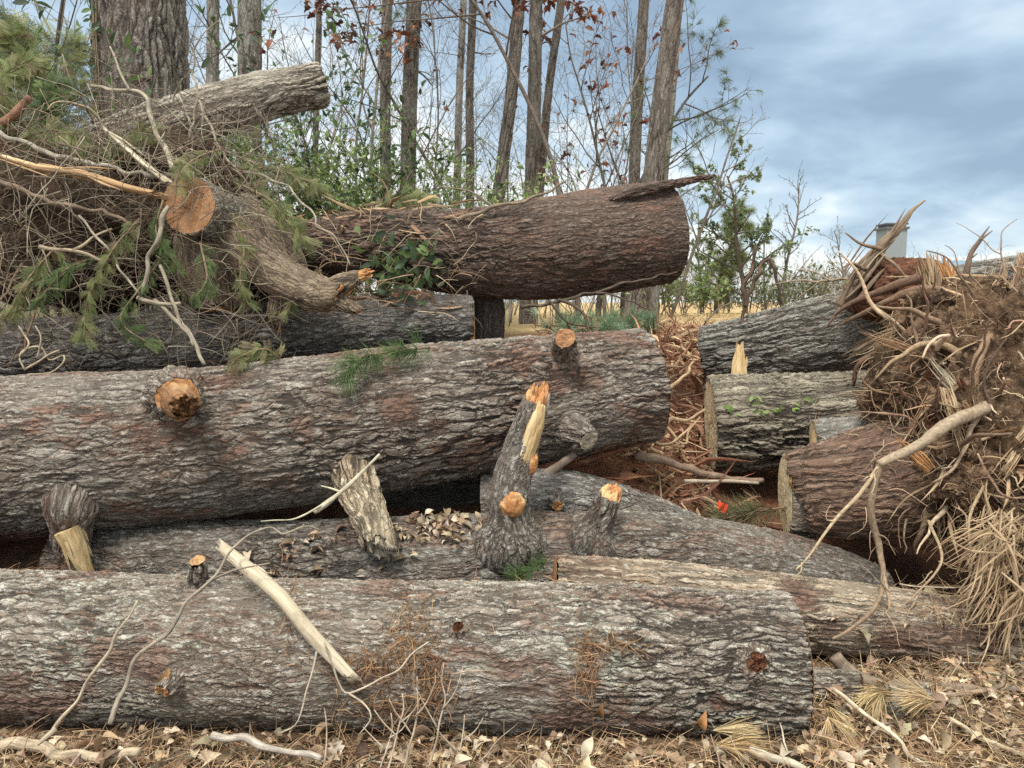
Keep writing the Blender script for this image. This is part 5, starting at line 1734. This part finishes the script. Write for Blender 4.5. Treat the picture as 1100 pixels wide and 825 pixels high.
# sticks lying on and against the front log
plank('pale_stick', 'thick barkless pale stick lying across the front log', [(236, 585, 3.02), (262, 607, 2.92), (300, 640, 2.80), (335, 682, 2.72), (380, 729, 2.665)], (.022, .031, .022), .8, 'dry', 91, jag=(.05, .03), lf=.3)
branch('twig', 'slim stick leaning on the front log, further left of two', 'stick', [(56, 786, 2.62), (92, 738, 2.66), (122, 690, 2.71), (148, 645, 2.76)], .008, .004, (.36, .30, .22), [([(60, 783, 2.6), (40, 800, 2.55)], .010, .006)])
branch('twig', 'long dark stick leaning across the front log, nearer the pale one', 'stick', [(118, 778, 2.6), (142, 722, 2.67), (185, 668, 2.72), (222, 625, 2.77), (244, 596, 2.85), (262, 580, 2.9), (300, 570, 3.0), (345, 570, 3.1)], .009, .003, (.26, .215, .17), [([(222, 625, 2.77), (260, 610, 2.78), (290, 605, 2.8)], .005, .002)])
branch('twig', 'dead twig looping from the pale stick down to the leaves', 'stick', [(348, 690, 2.66), (375, 745, 2.64), (420, 720, 2.66), (460, 690, 2.69)], .0045, .003, (.40, .34, .26), [([(340, 700, 2.66), (322, 770, 2.6), (300, 788, 2.58)], .004, .002), ([(375, 745, 2.64), (400, 765, 2.6), (385, 790, 2.58)], .004, .002)])
branch('twig', 'dry stick slanting beside the pale broken stub of the raised log', 'stick', [(338, 550, 3.5), (365, 528, 3.5), (388, 508, 3.52), (408, 488, 3.55)], .014, .006, (.44, .39, .29), [([(365, 528, 3.5), (345, 522, 3.5)], .006, .003), ([(350, 540, 3.5), (318, 556, 3.45), (280, 560, 3.4)], .006, .002)])
for k, (px, py, hh, lb) in enumerate([(446, 822, 95, 'tallest of the pale dead sprouts standing before the front log'), (430, 815, 70, 'pale dead sprout just left of the tallest one'), (475, 822, 110, 'forked pale dead sprout right of the tallest one'), (418, 826, 60, 'short pale dead sprout farthest left of the cluster'), (497, 828, 60, 'short bent dead sprout farthest right of the cluster')]):
    y = 2.58
    branch('dead_sprout', lb, 'dead sprout', [(px - 16, py + 20, y - .06), (px - 4, py - hh * .35, y), (px + 4, py - hh * .8, y + .02), (px + 2, py - hh, y + .02)], .0045, .002, (.42, .34, .26),
           [([(px - 4, py - hh * .35, y), (px - 20, py - hh * .6, y), (px - 28, py - hh * .75, y)], .003, .0014), ([(px, py - hh * .55, y), (px + 14, py - hh * .72, y), (px + 22, py - hh * .95, y)], .003, .0014)], group='dead sprouts before the front log')
for pts, r, c_, lb in [
        ([(-20, 800, 2.66), (40, 806, 2.62), (110, 812, 2.58), (150, 808, 2.56)], .022, (.40, .31, .22), 'thick brown dead branch half buried in the leaves at the lower left corner'),
        ([(228, 790, 2.62), (270, 799, 2.58), (310, 805, 2.55), (345, 815, 2.5)], .013, (.34, .29, .25), 'grey crooked stick in the leaves below the pale stick'),
        ([(805, 805, 2.6), (840, 818, 2.55), (870, 830, 2.5)], .017, (.42, .36, .28), 'pale stick end in the leaves below the big knot'),
        ([(895, 740, 2.95), (940, 778, 2.75), (985, 815, 2.6), (1010, 840, 2.5)], .009, (.50, .41, .30), 'straight pale stick slanting through the lower right leaves'),
        ([(1020, 772, 2.85), (1060, 795, 2.7), (1110, 815, 2.6)], .010, (.45, .36, .25), 'pale stick at the lower right corner'),
        ([(897, 704, 3.2), (915, 722, 3.15), (945, 734, 3.12), (1000, 738, 3.12), (1095, 744, 3.1)], .028, (.20, .15, .115), 'dark bent branch on the ground under the slim light brown log'),
        ([(960, 755, 2.98), (1010, 748, 3.0), (1060, 742, 3.05)], .012, (.25, .18, .13), 'thin brown branch below the dark bent branch')]:
    branch('branch', lb, 'branch', pts, r, r * .75, c_)
make_log('log_chunk', 'small lichen spotted log chunk beside the end of the front log', 'log chunk', [(850, 735, 3.12, 17), (890, 736, 3.1, 17), (922, 738, 3.08, 16)], dict(nm='lichen_chunk', ca=(.25, .215, .17), cb=(.17, .14, .11), lichamt=1.0, lich=(.45, .46, .40), sx=9, sy=30, amp=.01), m=56, step=.008, lump=.08, ends=(None, 'sawn'), seed=93, group=None)
make_log('log_chunk', 'low mossy chunk half sunk in the straw at the lower right', 'log chunk', [(925, 762, 2.95, 14), (955, 756, 2.97, 16), (992, 750, 3.0, 14)], dict(nm='mossy_chunk', ca=(.24, .235, .19), cb=(.15, .14, .11), lichamt=1.0, lich=(.40, .45, .38), sx=9, sy=30, amp=.012), m=48, step=.01, lump=.14, ends=(None, 'sawn'), seed=95, group=None)
for k, (px, py, y, lb) in enumerate([(1010, 752, 2.85, 'large tuft of dry straw coloured pine needles at the lower right'), (958, 748, 2.9, 'smaller dry needle tuft left of the large one'), (895, 765, 2.8, 'dry needle tuft at the end of the front log'), (775, 800, 2.62, 'flattened dry needle tuft below the big knot')]):
    c0 = P(px, py, y)
    mb = MB()
    dv = ((-.9, -.25, .10), (-.7, -.5, .05), (.35, -.3, -.8), (.9, -.3, .02))[k]
    for q in range(3):
        c1 = c0 + rng.normal(0, .03, 3) * (1, 1, .3)
        put(mb, DTUFT, np.tile(c1, (3, 1)), nrm(rng.normal(0, .22, (3, 3)) + dv), rng.uniform(.12, .2, 3), pick([(.42, .30, .165), (.33, .22, .115), (.48, .36, .21)], 3, .12), (0, 0, 1), .6)
    o = mb.build('needle_tuft', M['fibre'], smooth=False)
    tag(o, lb, 'needle tuft', 'dry needle tufts on the litter')
# reddish needle mats hanging on the front log
mb = MB()
for (px, py, sx_, sy_, n) in [(440, 680, 13, 20, 130), (400, 712, 30, 6, 120), (460, 735, 12, 28, 150), (630, 715, 6, 22, 110), (655, 693, 20, 3, 60), (310, 650, 5, 40, 60), (420, 760, 30, 8, 110)]:
    for k in range(n):
        c0 = cast(px + rng.normal(0, sx_), py + rng.normal(0, sy_), .02)
        if c0 is None:
            continue
        dd = nrm(rng.normal(0, 1, 3) * (.8, .25, .8) + (0, -.1, -.35))
        L = rng.uniform(.03, .12)
        q = wander(c0 - dd * L * .5, dd, L, 3, .35, .5)
        tube_into(mb, q, [.0016, .0016, .0013, .0008], 3, .05, pick([(.24, .135, .07), (.17, .09, .05), (.31, .19, .105)], 1, .25)[0], k, 0, nmax=5)
tag(mb.build('needle_mat', M['fibre'], smooth=False), 'mats of rusty needles clinging to the face of the front log', 'needles', kind='stuff')
# peeling bark and chips
for px, py, r_, lb in [(178, 738, .03, 'curled bark chip standing off the front log near its left knot'), (747, 782, .028, 'curled brown leaf leaning on the front log below its end'), (640, 770, .022, 'curled brown leaf against the middle of the front log')]:
    c0 = cast(px, py, .02)
    mb = MB()
    put(mb, OAK2, c0[None], nrm(np.array([(.25, -.5, .75)])), np.array([r_ * 3.2]), pick([(.38, .20, .09)], 1), np.array([(0, -1, .2)]), .1)
    o = mb.build('curled_leaf', M['deadleaf'])
    tag(o, lb, 'leaf')
# ivy leaves on the square cut log
t = thing('ivy_sprig', 'little green ivy leaves stuck on the square cut log', 'ivy', P(800, 440, 4.7))
for (px, py) in [(785, 437), (790, 443), (814, 432), (818, 440), (834, 441), (858, 439), (876, 432), (767, 438)]:
    c0 = cast(px, py, .035)
    mb = MB()
    n = 3
    put(mb, LEAF, np.tile(c0, (n, 1)) + rng.normal(0, .015, (n, 3)) * (1, .3, 1), nrm(rng.normal(0, 1, (n, 3)) * (1, .4, 1)), rng.uniform(.035, .06, n), pick([(.16, .24, .06), (.22, .30, .09)], n), (0, -1, .3), .4)
    mb.build('leaf', M['leaf'], t)
# ivy at the butt of the overhanging log
t = thing('ivy_patch', 'dark ivy patch at the butt of the overhanging log', 'ivy', P(440, 290, 4.8))
mb = MB()
n = 130
pp = np.array([P(rng.normal(430, 22), rng.normal(285, 16), rng.uniform(4.7, 4.85)) for _ in range(n)])
put(mb, LEAF, pp, nrm(rng.normal(0, 1, (n, 3))), rng.uniform(.05, .09, n), pick(HOLLY, n), (0, -1, .4), .5)
mb.build('leaves', M['leaf'], t)
# the marker flag
t = thing('marker_flag', 'small bright orange marker flag on a wire among the sprigs', 'marker flag', P(776, 562, 4.15))
mb = MB()
tube_into(mb, [P(782, 570, 4.12), P(777, 550, 4.12), P(773, 537, 4.12)], .0022, 6, .02, (.3, .3, .3))
mb.build('wire', M['twig'], t)
V_ = []
for i in range(7):
    for j in range(5):
        V_.append((.004 + i * .009 * (1 - .08 * j), .008 * math.sin(i * 1.4 + j), -j * .012 - .004 * i))
V_ = np.array(V_) - (0.012, 0, 0)
Q_ = [(i * 5 + j, i * 5 + j + 1, i * 5 + j + 6, i * 5 + j + 5) for i in range(6) for j in range(4)]
M['flag'] = plain('bright_orange_flag_film', (.80, .075, .02), .06, 20, .5, 0, .3, .2)
MB().add(V_ + P(773, 538, 4.11), Q_).build('flag', M['flag'], t)
